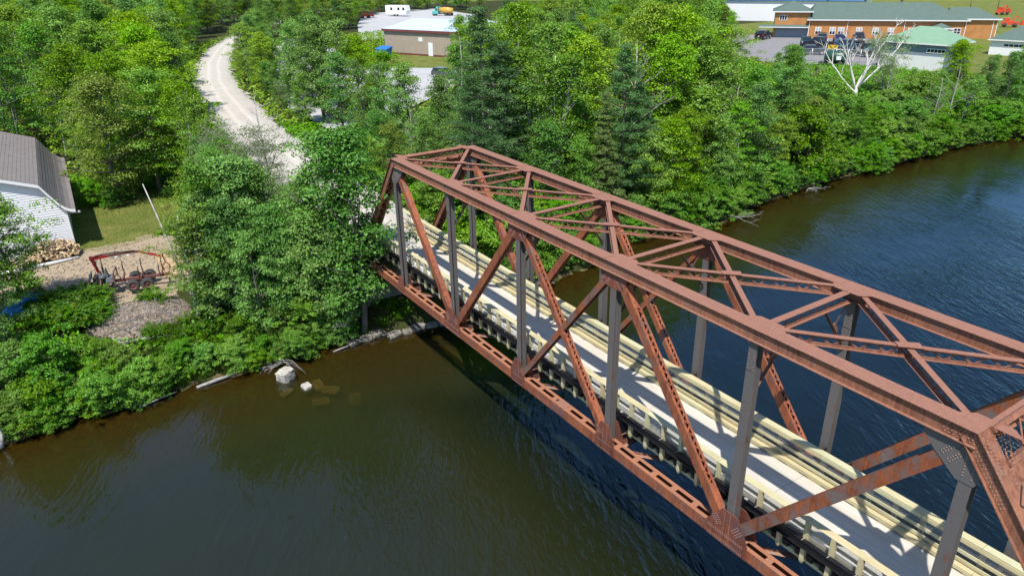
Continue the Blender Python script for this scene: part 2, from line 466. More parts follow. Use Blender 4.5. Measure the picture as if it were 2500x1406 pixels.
ac = np.linspace(-1, 1, 13)
vx, va = np.meshgrid(rxs, ac, indexing='ij')
half = 2.5+0.15*np.sin(vx*0.35)+0.12*np.sin(vx*0.9+va)
vy = road_y(vx)+va*half
vz = 0.93+0.05*(1-va**2)+0*vx
vz = np.where(np.abs(va) > 0.99, 0.86, vz)
idx = np.arange(vx.size).reshape(vx.shape)
fs = np.stack([idx[:-1, :-1], idx[1:, :-1], idx[1:, 1:], idx[:-1, 1:]], -1).reshape(-1, 4)
me = np_mesh('gravel_road', np.stack([vx, vy, vz], -1).reshape(-1, 3), fs, M['gravel'], True)
a = me.attributes.new('across', 'FLOAT', 'POINT'); a.data.foreach_set('value', va.astype(np.float32).ravel())
o = bpy.data.objects.new('gravel_road', me); C.objects.link(o); tag(o, kind='structure')

def sheet(name, poly, mat, z, kind='structure', thick=0.0):
    mb = MB(); mb.add([(x, y, z) for x, y in poly], [list(range(len(poly)))])
    o = mb.build(name, mat); 
    if kind: o['kind'] = kind
    return o
sheet('gravel_lot', LOT, M['lot'], 0.50)
M['asphalt'] = simple('asphalt', (0.23, 0.22, 0.225), 0.9, 0, 0.2, 2.0)
# ------------------------------------------------------------------ truss bridge
P, TW, H = 6.7, 5.17, 8.55
bridge = empty('truss_bridge', (0, 0, 0))
tag(bridge, 'rusty riveted steel through truss bridge with concrete deck crossing the river', 'bridge')
Yv = Vector((0, 1, 0))
lace_budget = [300]
def U(n, y): return Vector((n*P, y, H))
def L(n, y): return Vector((n*P, y, 0.0))
lace_me = {}
def lacing(parent, A, B, side, u, voff, pitch, mat, w=0.055, single=False, own=False, start=0.5, end=0.5, stub=None):
    """zig-zag lacing bars between -u and +u in the plane (dir, side) at offset voff"""
    A = Vector(A); B = Vector(B); d = (B-A); Ln = d.length; d.normalize()
    sd = Vector(side); sd = (sd-d*sd.dot(d)).normalized(); v = sd.cross(d)
    n = max(2, int((Ln-start-end)/pitch)); st = (Ln-start-end)/n
    mb = MB(); k = 0
    for i in range(n):
        s0 = start+i*st
        sg = 1 if i % 2 else -1
        a = A+d*s0+sd*(-u*sg)+v*voff; b = A+d*(s0+st)+sd*(u*sg)+v*voff
        bd = (b-a).normalized()
        if own and lace_budget[0] > 0:
            one = MB(); one.beam(a, b, bd.cross(v), -w/2, w/2, -0.006, 0.006)
            one.build('lacing_bar', mat, parent); lace_budget[0] -= 1
        else:
            mb.beam(a, b, bd.cross(v), -w/2, w/2, -0.006, 0.006)
    if mb.v: mb.build('lacing', mat, parent, 'stuff')

def chord_profile(mb, A, B):
    mb.beam(A, B, Yv, -0.29, 0.29, -0.022, 0.0)
    for s in (-1, 1):
        a, b = sorted((s*0.200, s*0.182)); mb.beam(A, B, Yv, a, b, -0.46, -0.022)
        a, b = sorted((s*0.295, s*0.200)); mb.beam(A, B, Yv, a, b, -0.46, -0.44)
        a, b = sorted((s*0.24, s*0.200)); mb.beam(A, B, Yv, a, b, -0.045, -0.022)
    return mb

# note: beam() puts v = side x dir ; for dir -X (towards the far end) and side +Y, v = +Z
for iy, y in enumerate((0.0, TW)):
    near = iy == 0
    # top chord, in lengths that meet at splices
    cuts = [6*P+0.02, 5*P-0.9, 4*P-0.9, 3*P-0.9, 2*P-0.9, P-0.02]
    tc = empty('top_chord', (3.5*P, y, H)); tc.parent = bridge
    def childfix(o): o.parent = tc; o.matrix_parent_inverse = Matrix.Translation((-3.5*P, -y, -H)); return o
    for i in range(5):
        mb = MB(); chord_profile(mb, (cuts[i], y, H), (cuts[i+1]+0.004, y, H))
        childfix(mb.build('chord_length', M['rust_top']))
    for i in range(1, 5):
        mb = MB()
        mb.beam((cuts[i]+0.42, y, H+0.012), (cuts[i]-0.42, y, H+0.012), Yv, -0.26, 0.26, -0.011, 0.0)
        childfix(mb.build('splice_plate', M['rust_top']))
    rv = MB()
    x = P+0.2
    while x < 6*P-0.1:
        for s in (-0.262, 0.262): rv.rivet((x, y+s, H), (0, 0, 1), 0.016, 0.01)
        for s in (-1, 1): rv.rivet((x+0.05, y+s*0.27, H-0.44), (0, 0, 1), 0.016, 0.012)
        x += 0.16
    for n in range(1, 7):
        for i in range(-8, 9):
            for j in range(4):
                for s in (-1, 1): rv.rivet((n*P+i*0.10+(0.05 if j % 2 else 0), y+s*0.200, H-0.12-j*0.085), (0, s, 0), 0.018, 0.016)
    childfix(rv.build('rivets', M['rivet'], None, 'stuff'))
    # hip cover plates and end posts
    for e, (n1, n0) in enumerate(((1, 0), (6, 7))):
        A = U(n1, y); B = L(n0, y)+Vector((0, 0, 0.15))
        d = (B-A).normalized()
        ep = MB()
        sd = Yv if n1 == 1 else -Yv
        vdir = sd.cross(d)
        off = vdir*0.0
        mb = ep
        def pr(u0, u1, v0, v1): mb.beam(A+d*0.03, B, sd, u0, u1, v0, v1)
        pr(-0.29, 0.29, -0.022, 0.0)
        for s in (-1, 1):
            a, b = sorted((s*0.197, s*0.179)); pr(a, b, -0.457, -0.022)
            a, b = sorted((s*0.292, s*0.197)); pr(a, b, -0.457, -0.437)
        o = ep.build('end_post', M['rust_top'], bridge)
        lacing(o, A+d*0.8, B-d*0.6, Yv, 0.20, 0.45 if n1 == 1 and sd.cross(d).dot(vdir) < 0 else -0.45, 0.34, M['rust_top'], 0.06)
        rr = MB(); k = 0.35
        while k < (B-A).length-0.3:
            for s in (-0.262, 0.262): rr.rivet(A+d*k+Yv*s, vdir, 0.016, 0.01)
            if k < 2.0:
                for j in range(4):
                    for s in (-1, 1): rr.rivet(A+d*k+Yv*(s*0.197)-vdir*(0.12+0.085*j), Yv*s, 0.018, 0.016)
            k += 0.11 if k < 2 else 0.16
        rr.build('rivets', M['rivet'], o, 'stuff')
    # hip gusset on top plate
    # verticals
    for n in range(1, 7):
        o = MB()
        A = Vector((n*P, y, H-0.47)); B = Vector((n*P, y, -0.05))
        for s in (-1, 1):
            a, b = sorted((s*0.163, s*0.145)); o.beam(A, B, Yv, a, b, -0.165, 0.165)
        o.beam(A, B, Yv, -0.145, 0.145, -0.011, 0.011)
        ob = o.build('vertical_post', M['rust_paint'], bridge)
        bp = MB()
        if n in (2, 5):
          for s in (-1, 1):
            a, b = sorted((s*0.176, s*0.1635)); bp.beam((n*P, y, H-0.47), (n*P, y, H-1.55), Yv, a, b, -0.15, 0.15)
        if bp.v: bp.build('batten_plate', M['rust_paint'], ob)
        rv = MB()
        for s in (-1, 1):
            for zz in ((H-1.0, H-1.13, H-1.38, H-1.5) if n in (2, 5) else ()):
                for xx in (-0.11, 0.11): rv.rivet((n*P+xx, y+s*0.176, zz), (0, s, 0), 0.019, 0.016)
            for zz in np.arange(0.6, 1.8, 0.12):
                rv.rivet((n*P+0.14, y+s*0.163, float(zz)), (0, s, 0), 0.017, 0.014)
        for zz in np.arange(H-3.4, H-2.4, 0.14): rv.rivet((n*P+0.011, y+0.12, float(zz)), (1, 0, 0), 0.019, 0.016)
        rv.build('rivets', M['rivet'], ob, 'stuff')
    # diagonals
    def diag(nu, nl, hv, hu, mat, laced, own=False, name='diagonal'):
        A = U(nu, y)-Vector((0, 0, 0.30)); B = L(nl, y)+Vector((0, 0, 0.05))
        d = (B-A).normalized(); A = A+d*0.25; B = B-d*0.25
        sd = Yv if d.x < 0 else -Yv      # v axis points upwards
        o = MB()
        if laced:
            for s in (-1, 1):
                a, b = sorted((s*hu, s*(hu-0.016))); o.beam(A, B, sd, a, b, -hv, hv)
                a, b = sorted((s*(hu-0.016), s*(hu-0.10)))
                o.beam(A, B, sd, a, b, hv-0.016, hv); o.beam(A, B, sd, a, b, -hv, -hv+0.016)
            for f0, f1 in ((0.0, 1.15), (0.0, 0.0)):
                pass
            Ln = (B-A).length
            for f0, f1 in ((0.55, 1.5), (Ln-1.7, Ln-0.7)):
                for vv in (hv+0.012, -hv-0.001):
                    o.beam(A+d*f0, A+d*f1, sd, -hu+0.004, hu-0.004, vv-0.011, vv)
            ob = o.build(name, mat, bridge)
            lacing(ob, A, B, sd, hu-0.055, hv+0.007, 0.24, mat, 0.055, own=own, start=1.5, end=1.7)
            lacing(ob, A, B, sd, hu-0.055, -hv-0.007, 0.24, mat, 0.055, start=1.5, end=1.7)
        else:
            for s in (-1, 1):
                a, b = sorted((s*hu, s*(hu-0.018))); o.beam(A, B, sd, a, b, -hv, hv)
            o.beam(A, B, sd, -hu+0.018, hu-0.018, -0.01, 0.01)
            ob = o.build(name, mat, bridge)
            rv = MB(); k = 0.6
            rv.build
        return ob
    diag(1, 2, 0.20, 0.16, M['rust_orange'], False)
    diag(6, 5, 0.20, 0.16, M['rust_mix'], False)
    diag(3, 2, 0.20, 0.16, M['rust_orange'], True, own=False)
    diag(4, 5, 0.20, 0.16, M['rust_orange'], True, own=True)
    diag(3, 4, 0.15, 0.16, M['rust_orange'], True, own=near)
    diag(4, 3, 0.13, 0.15, M['rust_mix'], False)
    # solid cover on the hip diagonals
    for nu, nl in ((1, 2),):
        A = U(nu, y)-Vector((0, 0, 0.3)); B = L(nl, y)+Vector((0, 0, 0.05)); d = (B-A).normalized()
        o = MB(); o.beam(A+d*0.7, B-d*0.6, -Yv, -0.165, 0.165, 0.201, 0.213); o.build('cover_plate', M['rust_orange'], bridge)
    # bottom chord
    x0, x1 = 0.0, 7*P
    for n in range(7):
        a, b = (n+1)*P-0.002, n*P+0.002
        o = MB()
        for s in (-1, 1):
            p, q = sorted((s*0.255, s*0.235)); o.beam((a, y, 0), (b, y, 0), Yv, p, q, -0.26, 0.24)
            p, q = sorted((s*0.235, s*0.09)); o.beam((a, y, 0), (b, y, 0), Yv, p, q, 0.222, 0.24)
            p, q = sorted((s*0.235, s*0.15)); o.beam((a, y, 0), (b, y, 0), Yv, p, q, -0.26, -0.242)
        bc = o.build('bottom_chord', M['rust_orange'], bridge)
        ln = 0.98
        for k in range(6):
            c = b+0.62+k*1.09
            bt = MB(); bt.beam((c+0.13, y, 0), (c-0.13, y, 0), Yv, -0.0895, 0.0895, 0.223, 0.2395)
            bt.build('batten_plate', M['rust_orange'], bc)
        sp = MB(); sp.beam((b+3.9, y, 0), (b+2.9, y, 0), Yv, -0.267, -0.256, -0.22, 0.20)
        sp.beam((b+3.75, y, 0), (b+3.05, y, 0), Yv, -0.24, 0.24, 0.241, 0.252)
        if n == 3: sp.build('splice_plate', M['rust_gusset'], bc)
        rv = MB()
        k = b+0.9
        while k < a-0.9:
            for zz in (-0.18, 0.17): rv.rivet((k, y-0.255, zz), (0, -1, 0), 0.017, 0.014)
            k += 0.22
        if n == 3:
            for i in range(12):
                for j in range(5): rv.rivet((b+2.97+i*0.08, y-0.267, -0.17+j*0.08), (0, -1, 0), 0.017, 0.014)
        rv.build('rivets', M['rivet'], bc, 'stuff')
    # gusset plates at the lower nodes
    for n in range(0, 8):
        big = n in (2, 5)
        if big:
            pts = [(-0.95, -0.27), (0.85, -0.27), (0.92, 0.30), (0.25, 1.25), (-0.35, 1.25), (-0.62, 1.0), (-0.95, 0.35)]
            if n == 5: pts = [(-x, z) for x, z in pts][::-1]
        elif n in (3, 4):
            pts = [(-0.62, -0.27), (0.62, -0.27), (0.62, 0.28), (0.30, 1.15), (-0.22, 1.15), (-0.62, 0.40)]
            if n == 4: pts = [(-x, z) for x, z in pts][::-1]
        else:
            pts = [(-0.5, -0.27), (0.5, -0.27), (0.5, 0.25), (0.22, 0.9), (-0.22, 0.9), (-0.5, 0.25)]
        for s in (-1, 1):
            o = MB(); yy = y+s*0.258
            o.prism([(n*P+a, yy, b) for a, b in pts], (0, s*0.016, 0))
            gp = o.build('gusset_plate', M['rust_gusset'], bridge)
            if s == -1:
                rv = MB(); ye = yy+s*0.016
                w = 0.85 if big else 0.5
                for i in range(int(w*2/0.085)):
                    for zz in ((-0.2, 0.19) if not big else (-0.21, -0.13, 0.13, 0.2)): rv.rivet((n*P-w+0.06+i*0.085, ye, zz), (0, s, 0), 0.019, 0.016)
                for i in range(11 if big else 7):
                    for xx in (-0.12, 0.12): rv.rivet((n*P+xx, ye, 0.30+i*0.085), (0, s, 0), 0.017, 0.014)
                if n in (2, 3, 4, 5):
                    for (nu_, ) in ((nn,) for nn in {2: (1, 3), 5: (4, 6), 3: (4,), 4: (3,)}[n]):
                        dd = (U(nu_, 0)-L(n, 0)); dd.y = 0; dd.normalize(); pp = Vector((-dd.z, 0, dd.x))
                        for i in range(6):
                            for j in (-0.13, -0.05, 0.05, 0.13):
                                q = Vector((n*P, ye, 0.05))+dd*(0.55+i*0.075)+pp*j
                                rv.rivet(q, (0, s, 0), 0.019, 0.016)
                rv.build('rivets', M['rivet'], gp, 'stuff')
    # gussets at the upper nodes
    for n in range(1, 7):
        if n in (1, 6):
            pts = [(-1.25, 0.0), (0.20, 0.0), (0.42, -0.60), (0.20, -1.15), (-0.25, -1.15), (-0.9, -0.62), (-1.25, -0.25)]
            if n == 1: pts = [(-x, z) for x, z in pts][::-1]
        elif n in (3, 4):
            pts = [(-0.85, 0.0), (0.85, 0.0), (0.72, -0.42), (0.30, -0.72), (-0.30, -0.72), (-0.72, -0.42)]
        else: continue
        for s in (-1, 1):
            o = MB(); yy = y+s*0.1645
            o.prism([(n*P+a, yy, H-0.40+b) for a, b in pts], (0, s*0.014, 0))
            gp = o.build('gusset_plate', M['rust_paint'] if n in (1, 6) else M['rust_gusset'], bridge)
            if s == -1:
                rv = MB(); ye = yy+s*0.014
                for nl_ in {1: (2,), 6: (5,), 3: (2, 4), 4: (3, 5)}[n]:
                    dd = (L(nl_, 0)-U(n, 0)); dd.y = 0; dd.normalize(); pp = Vector((-dd.z, 0, dd.x))
                    for i in range(5):
                        for j in (-0.16, -0.09, 0.09, 0.16):
                            q = Vector((n*P, ye, H-0.30))+dd*((0.52 if n in (3, 4) else 0.62)+i*0.085)+pp*j
                            rv.rivet(q, (0, s, 0), 0.02, 0.018)
                if n in (1, 6):
                    for i in range(8):
                        for xx in (-0.11, 0.11): rv.rivet((n*P+xx, ye, H-0.7-i*0.095), (0, s, 0), 0.02, 0.018)
                rv.build('rivets', M['rivet'], gp, 'stuff')

# ---- top lateral system -------------------------------------------------
def lattice(A, B, depth, w, mat, name, own=False, vertical_bars=False, pitch=0.36):
    """latticed strut: two flange strips (top/bottom) with zigzag web"""
    A = Vector(A); B = Vector(B); d = (B-A).normalized(); sd = d.cross(Vector((0, 0, 1))).normalized()
    o = MB(); zt = Vector((0, 0, -0.012)); zb = Vector((0, 0, -depth))
    for zz in (zt, zb):
        o.beam(A+zz, B+zz, sd, -w/2, w/2, -0.011, 0.011)
    for zz, dv in ((zt, -0.075), (zb, 0.075)):
        for s in (-1, 1):
            a, b = sorted((s*0.012, s*0.026))
            lo, hi = sorted((0.0, dv))
            o.beam(A+zz, B+zz, sd, a, b, lo if dv > 0 else dv-0.01, hi if dv > 0 else -0.011)
    ob = o.build(name, mat, bridge)
    lacing(ob, A-Vector((0, 0, depth/2)), B-Vector((0, 0, depth/2)), (0, 0, 1), depth/2-0.035, 0.0, pitch, mat, 0.055, own=own, start=0.55, end=0.55)
    if vertical_bars:
        vb = MB(); Ln = (B-A).length; k = 0.7
        while k < Ln-0.6:
            vb.bar(A+d*k-sd*0.03+Vector((0, 0, -0.02)), A+d*k-sd*0.03+Vector((0, 0, -depth+0.01)), 0.03, 0.012, sd)
            k += pitch
        vb.build('lacing', mat, ob, 'stuff')
    return ob
for n in range(1, 7):
    lattice((n*P, 0.235, H-0.03), (n*P, TW-0.235, H-0.03), 0.42, 0.26, M['rust_top'], 'top_strut', own=(n >= 4))
for n in range(1, 6):
    a0 = Vector((n*P+0.35, 0.27, H-0.012)); b0 = Vector(((n+1)*P-0.35, TW-0.27, H-0.012))
    a1 = Vector((n*P+0.35, TW-0.27, H-0.05)); b1 = Vector(((n+1)*P-0.35, 0.27, H-0.05))
    lattice(a0, b0, 0.36, 0.20, M['rust_top'], 'lateral_brace', own=(n >= 4))
    lattice(a1, b1, 0.36, 0.20, M['rust_top'], 'lateral_brace', own=(n >= 5), vertical_bars=(n == 5))
    o = MB(); c = (a0+b0)/2
    o.prism([(c.x+dx, c.y+dy, H+0.012) for dx, dy in ((-0.38, -0.14), (-0.12, -0.36), (0.38, 0.12), (0.10, 0.36))], (0, 0, 0.012))
    o.build('gusset_plate', M['rust_top'], bridge)
for n in range(1, 7):
    for s, y in ((1, 0.0), (-1, TW)):
        o = MB()
        pts = [(n*P-0.75, y+s*0.292), (n*P-0.45, y+s*0.62), (n*P+0.45, y+s*0.62), (n*P+0.75, y+s*0.292)]
        if s < 0: pts = pts[::-1]
        o.prism([(a, b, H-0.018) for a, b in pts], (0, 0, 0.013))
        o.build('gusset_plate', M['rust_top'], bridge)
# sway frames
for n in range(2, 6):
    for s, y in ((1, 0.0), (-1, TW)):
        o = MB()
        A = Vector((n*P, y+s*0.20, H-2.35)); B = Vector((n*P, y+s*1.75, H-0.45))
        o.bar(A, B, 0.11, 0.016, (1, 0, 0)); o.bar(A+Vector((0.05, 0, 0)), B+Vector((0.05, 0, 0)), 0.016, 0.09, (1, 0, 0))
        A2 = Vector((n*P-0.06, y+s*0.30, H-0.55)); B2 = Vector((n*P-0.06, y+s*0.98, H-1.42))
        o.bar(A2, B2, 0.09, 0.014, (1, 0, 0))
        o.prism([(n*P-0.02, y+s*0.80, H-1.62), (n*P-0.02, y+s*1.12, H-1.24), (n*P-0.02, y+s*0.98, H-1.12), (n*P-0.02, y+s*0.68, H-1.48)], (0.03, 0, 0))
        o.build('knee_brace', M['rust_floor'], bridge)
# portals in the plane of the end posts
for n1, n0 in ((1, 0), (6, 7)):
    A0 = U(n1, 0.0); d = (L(n0, 0.0)-A0).normalized(); nn = d.cross(Yv)
    def pt(s, yv): return A0+d*s+Vector((0, yv, 0))
    o = MB()
    for s_ in (0.10, 0.95):
        o.beam(pt(s_, 0.24), pt(s_, TW-0.24), d, -0.075, 0.075, -0.10, 0.10)
    ob = o.build('portal_strut', M['rust_top'], bridge)
    lacing(ob, pt(0.525, 0.24), pt(0.525, TW-0.24), d, 0.35, 0.06, 0.40, M['rust_top'], 0.06, own=(n1 == 6), start=0.2, end=0.2)
    lacing(ob, pt(0.525, 0.24), pt(0.525, TW-0.24), d, 0.35, -0.06, 0.40, M['rust_top'], 0.06, start=0.2, end=0.2)
    for s, y in ((1, 0.0), (-1, TW)):
        kb = MB(); prev = None
        pts = []
        for k in range(9):
            t = k/8*math.pi/2
            pts.append(pt(1.0+1.75*(1-math.sin(t)), y+s*(0.25+1.9*(1-math.cos(t)))))
        for a, b in zip(pts[:-1], pts[1:]): kb.bar(a, b, 0.16, 0.05, nn)
        kb.prism([pt(1.02, y+s*0.26), pt(1.02, y+s*1.25), pt(1.75, y+s*0.55), pt(2.1, y+s*0.26)], nn*0.014)
        kb.build('knee_brace', M['rust_top'], bridge)

# ---- floor system -------------------------------------------------------
for n in range(0, 8):
    o = MB()
    x = n*P; A = (x, 0.26, 0); B = (x, TW-0.26, 0)
    o.box(x-0.012, x+0.012, 0.21, TW-0.21, -0.42, 0.30)
    o.box(x-0.17, x+0.17, 0.21, TW-0.21, -0.44, -0.42); o.box(x-0.17, x+0.17, 0.45, TW-0.45, 0.30, 0.32)
    fb = o.build('floor_beam', M['rust_floor'], bridge)
    for s, y in ((1, 0), (-1, TW)):
        bk = MB()
        y0, y1 = sorted((y+s*0.36, y+s*0.95))
        bk.box(x-0.14, x+0.14, y0, y1, 0.33, 0.36)
        y0, y1 = sorted((y+s*0.60, y+s*0.80))
        bk.box(x-0.12, x+0.12, y0, y1, 0.36, 1.02)
        bk.box(x-0.21, x+0.21, y0, y1, 1.02, 1.05)
        bk.build('bracket', M['black'], fb)
        bt = MB()
        for i in range(4):
            for j in (0, 1): bt.rivet((x-0.10+i*0.065, y+s*(0.40+0.11*j), 0.36), (0, 0, 1), 0.022, 0.02)
        bt.build('bolts', M['galv'], fb, 'stuff')
for n in range(7):
    for y in (1.75, TW-1.75):
        o = MB(); a, b = n*P+0.02, (n+1)*P-0.02
        o.box(a, b, y-0.012, y+0.012, -0.10, 0.44); o.box(a, b, y-0.14, y+0.14, 0.44, 0.465); o.box(a, b, y-0.14, y+0.14, -0.125, -0.10)
        o.build('stringer', M['rust_floor'], bridge)
    for s in (0, 1):
        o = MB()
        A = Vector((n*P+0.4, 0.24 if s == 0 else TW-0.24, -0.30 if s == 0 else -0.33)); B = Vector(((n+1)*P-0.4, TW-0.24 if s == 0 else 0.24, -0.30 if s == 0 else -0.33))
        dd = (B-A).normalized(); sd = dd.cross(Vector((0, 0, 1)))
        o.beam(A, B, sd, -0.085, 0.085, -0.012, 0.0); o.beam(A, B, sd, -0.085, -0.07, 0.0, 0.11)
        o.build('bottom_lateral', M['rust_floor'], bridge)

# ties
PITCH_T = 0.4785
mb = MB(); mb.box(-0.10, 0.10, 0.80, TW-0.80, 0.47, 0.70); tie_me = mb.mesh('tie', M['tie'])
k = 0
x = 0.25
while x < 7*P-0.1:
    if abs(((x/P+0.5) % 1)-0.5)*P > 0.2: inst('tie', tie_me, bridge, (x, 0, 0))
    x += PITCH_T
# concrete deck in seven bays
for n in range(7):
    o = MB(); a = n*P+(0.008 if n else -0.30); b = (n+1)*P-(0.008 if n < 6 else -0.30)
    o.box(a, b, 0.98, TW-0.98, 0.705, 0.90)
    o.build('deck_slab', M['concrete'], bridge)
# timber parapets
SP = P/7.0
seg = 4*SP-0.012
def board_mesh(nm, y0, y1, z0, z1, ln=seg):
    mb = MB(); c = 0.012
    # chamfered plank
    prof = [(y0+c, z0), (y1-c, z0), (y1, z0+c), (y1, z1-c), (y1-c, z1), (y0+c, z1), (y0, z1-c), (y0, z0+c)]
    mb.prism([(0, a, b) for a, b in prof][::-1], (ln, 0, 0)); return mb.mesh(nm, M['timber'])
for side, (s, y) in enumerate(((1, 0.0), (-1, TW))):
    par = empty('railing', (0, y, 0.9)); par.parent = bridge; par.matrix_parent_inverse = Matrix.Identity(4)
    def Yr(a, b):
        p, q = sorted((y+s*a, y+s*b)); return p-y, q-y
    z0 = -0.9
    def bm(nm, a, b, lo, hi):
        p, q = Yr(a, b); return board_mesh(nm, p, q, lo+z0, hi+z0)
    cap = bm('cap_board', 0.70, 1.00, 2.06, 2.10)
    r1 = bm('rail_board', 0.965, 1.005, 1.88, 2.045); r2m = bm('rail_board', 0.965, 1.005, 1.47, 1.62); r3m = bm('rail_board', 0.965, 1.005, 1.15, 1.30)
    cu = bm('kerb_timber', 1.00, 1.20, 0.965, 1.13)
    fa = bm('fascia_timber', 0.86, 0.96, 0.74, 0.99); le = bm('ledger_timber', 0.86, 1.0, 0.29, 0.455)
    x = -2*SP
    i = 0
    while x < 7*P+SP:
        for me_ in (cap, r1, r2m, r3m, cu, fa, le):
            sh = SP*(i*0) + (2*SP if me_ in (r1, r3m, fa) else 0.0)
            inst(me_.name.split('.')[0], me_, par, (x+sh-SP*0.5, 0, 0))
        x += 4*SP; i += 1
    # posts, chamfered tails
    p, q = Yr(0.70, 0.855)
    mb = MB(); hx = 0.075
    yo = p if s > 0 else q; yi = q if s > 0 else p
    mb.hexa([(-hx, p, 0.42+z0), (hx, p, 0.42+z0), (hx, q, 0.42+z0), (-hx, q, 0.42+z0), (-hx, p, 2.055+z0), (hx, p, 2.055+z0), (hx, q, 2.055+z0), (-hx, q, 2.055+z0)])
    yc = (p+q)/2
    mb.hexa([(-hx*0.55, yc-0.045, 0.30+z0), (hx*0.55, yc-0.045, 0.30+z0), (hx*0.55, yc+0.045, 0.30+z0), (-hx*0.55, yc+0.045, 0.30+z0), (-hx, p, 0.42+z0), (hx, p, 0.42+z0), (hx, q, 0.42+z0), (-hx, q, 0.42+z0)])
    post_me = mb.mesh('post', M['timber'])
    p, q = Yr(1.02, 1.18)
    mb = MB(); mb.box(-0.27, 0.27, p, q, 0.902+z0, 0.963+z0); blk_me = mb.mesh('kerb_block', M['timber'])
    for k in range(-2, 52):
        x = SP*(k+0.5)
        if x > 7*P+1.4: break
        inst('post', post_me, par, (x, 0, 0)); inst('kerb_block', blk_me, par, (x, 0, 0))
    # chain-link wire
    wy = (y+s*0.91)-y
    x0, x1 = -1.6, 7*P+1.0; lo, hi = 1.0+z0, 2.03+z0
    pitch = 0.075; wr = 0.0045
    vs = []; fsx = []
    n = int((x1-x0+(hi-lo))/pitch)
    for sg in (1, -1):
        for k in range(n):
            a = x0+k*pitch-(hi-lo if sg > 0 else 0)
            A = [a, lo] if sg > 0 else [a+(hi-lo)-(hi-lo), hi]
            B = [a+(hi-lo), hi] if sg > 0 else [a+(hi-lo), lo]
            if B[0] < x0 or A[0] > x1: continue
            if A[0] < x0: t = (x0-A[0])/(B[0]-A[0]); A = [x0, A[1]+(B[1]-A[1])*t]
            if B[0] > x1: t = (x1-A[0])/(B[0]-A[0]); B = [x1, A[1]+(B[1]-A[1])*t]
            b = len(vs); yy = wy+sg*0.004
            for P_ in (A, B):
                vs += [(P_[0]-wr, yy-wr, P_[1]), (P_[0]+wr, yy-wr, P_[1]), (P_[0], yy+wr, P_[1])]
            fsx += [(b, b+1, b+4, b+3), (b+1, b+2, b+5, b+4), (b+2, b, b+3, b+5)]
    me = np_mesh('chain_link', vs, fsx, M['galv'])
    o = inst('chain_link', me, par, (0, 0, 0)); o['kind'] = 'stuff'
# black edge beams outside the posts
for s, y in ((1, 0.0), (-1, TW)):
    for n in range(7):
        o = MB(); a, b = n*P+0.09, (n+1)*P-0.09
        p, q = sorted((y+s*0.60, y+s*0.69))
        o.box(a, b, p, q, 1.08, 1.40)
        p2, q2 = sorted((y+s*0.535, y+s*0.60)); o.box(a, b, p2, q2, 1.08, 1.105); o.box(a, b, p2, q2, 1.378, 1.402)
        eb = o.build('edge_beam', M['black'], bridge)
        for k in range(7):
            st = MB(); xx = n*P+SP*(k+0.5)
            p3, q3 = sorted((y+s*0.52, y+s*0.705)); st.box(xx-0.012, xx+0.012, p3, q3, 1.4045, 1.414)
            st.build('strap', M['galv'], eb)
    for n in range(0, 8):
        jo = MB(); p, q = sorted((y+s*0.592, y+s*0.70)); jo.box(n*P-0.085, n*P+0.085, p, q, 1.06, 1.39)
        jo.build('splice_block', M['black'], bridge)
        bt = MB()
        for i in (-0.05, 0, 0.05):
            for j in (0.62, 0.67): bt.rivet((n*P+i, y+s*j, 1.39), (0, 0, 1), 0.02, 0.02)
        bt.build('bolts', M['galv'], bridge, 'stuff')
# bearings
for n in (0, 7):
    for y in (0.0, TW):
        o = MB(); o.box(n*P-0.35, n*P+0.35, y-0.32, y+0.32, -0.62, -0.45); o.box(n*P-0.22, n*P+0.22, y-0.24, y+0.24, -0.45, -0.262)
        o.build('bearing', M['rust_floor'], bridge)

# ---- stone abutments ----------------------------------------------------
rng = random.Random(5)
def abutment(xa, sgn, label):
    ab = empty('abutment', (xa, TW/2, WATER)); tag(ab, label, 'abutment')
    core = MB(); core.box(-0.9, 0.9, -3.4, 3.4, -2.4, 4.30)
    core.box(-1.0*1.6 if sgn > 0 else 0.6, -0.6 if sgn > 0 else 1.6, -3.0, 3.0, -1, 5.55)
    core.build('core', M['stone'], ab)
    z = -1.0
    while z < 4.25:
        h = 0.52; yv = -3.5
        while yv < 3.45:
            w = min(rng.uniform(0.7, 1.3), 3.5-yv)
            if 3.5-(yv+w) < 0.35: w = 3.5-yv
            b = MB(); dx = rng.uniform(0.02, 0.07)
            x0, x1 = (0.80, 0.95+dx) if sgn > 0 else (-0.95-dx, -0.80)
            b.box(x0, x1, yv+0.012, yv+w-0.012, z+0.012, z+h-0.012)
            b.build('stone_block', M['stone'], ab); yv += w
        for sy in (-1, 1):
            xv = -0.9
            while xv < 0.88:
                w = min(rng.uniform(0.6, 1.1), 0.9-xv)
                if 0.9-(xv+w) < 0.3: w = 0.9-xv
                b = MB(); dy = rng.uniform(0.02, 0.06)
                y0, y1 = (-3.52-dy, -3.38) if sy < 0 else (3.38, 3.52+dy)
                b.box(xv+0.012, xv+w-0.012, y0, y1, z+0.012, z+h-0.012)
                b.build('stone_block', M['stone'], ab); xv += w
        z += h
    return ab
abutment(-0.35, 1, 'grey stone block abutment under the far end of the bridge')
abutment(7*P+0.35, -1, 'grey stone block abutment under the near end of the bridge')
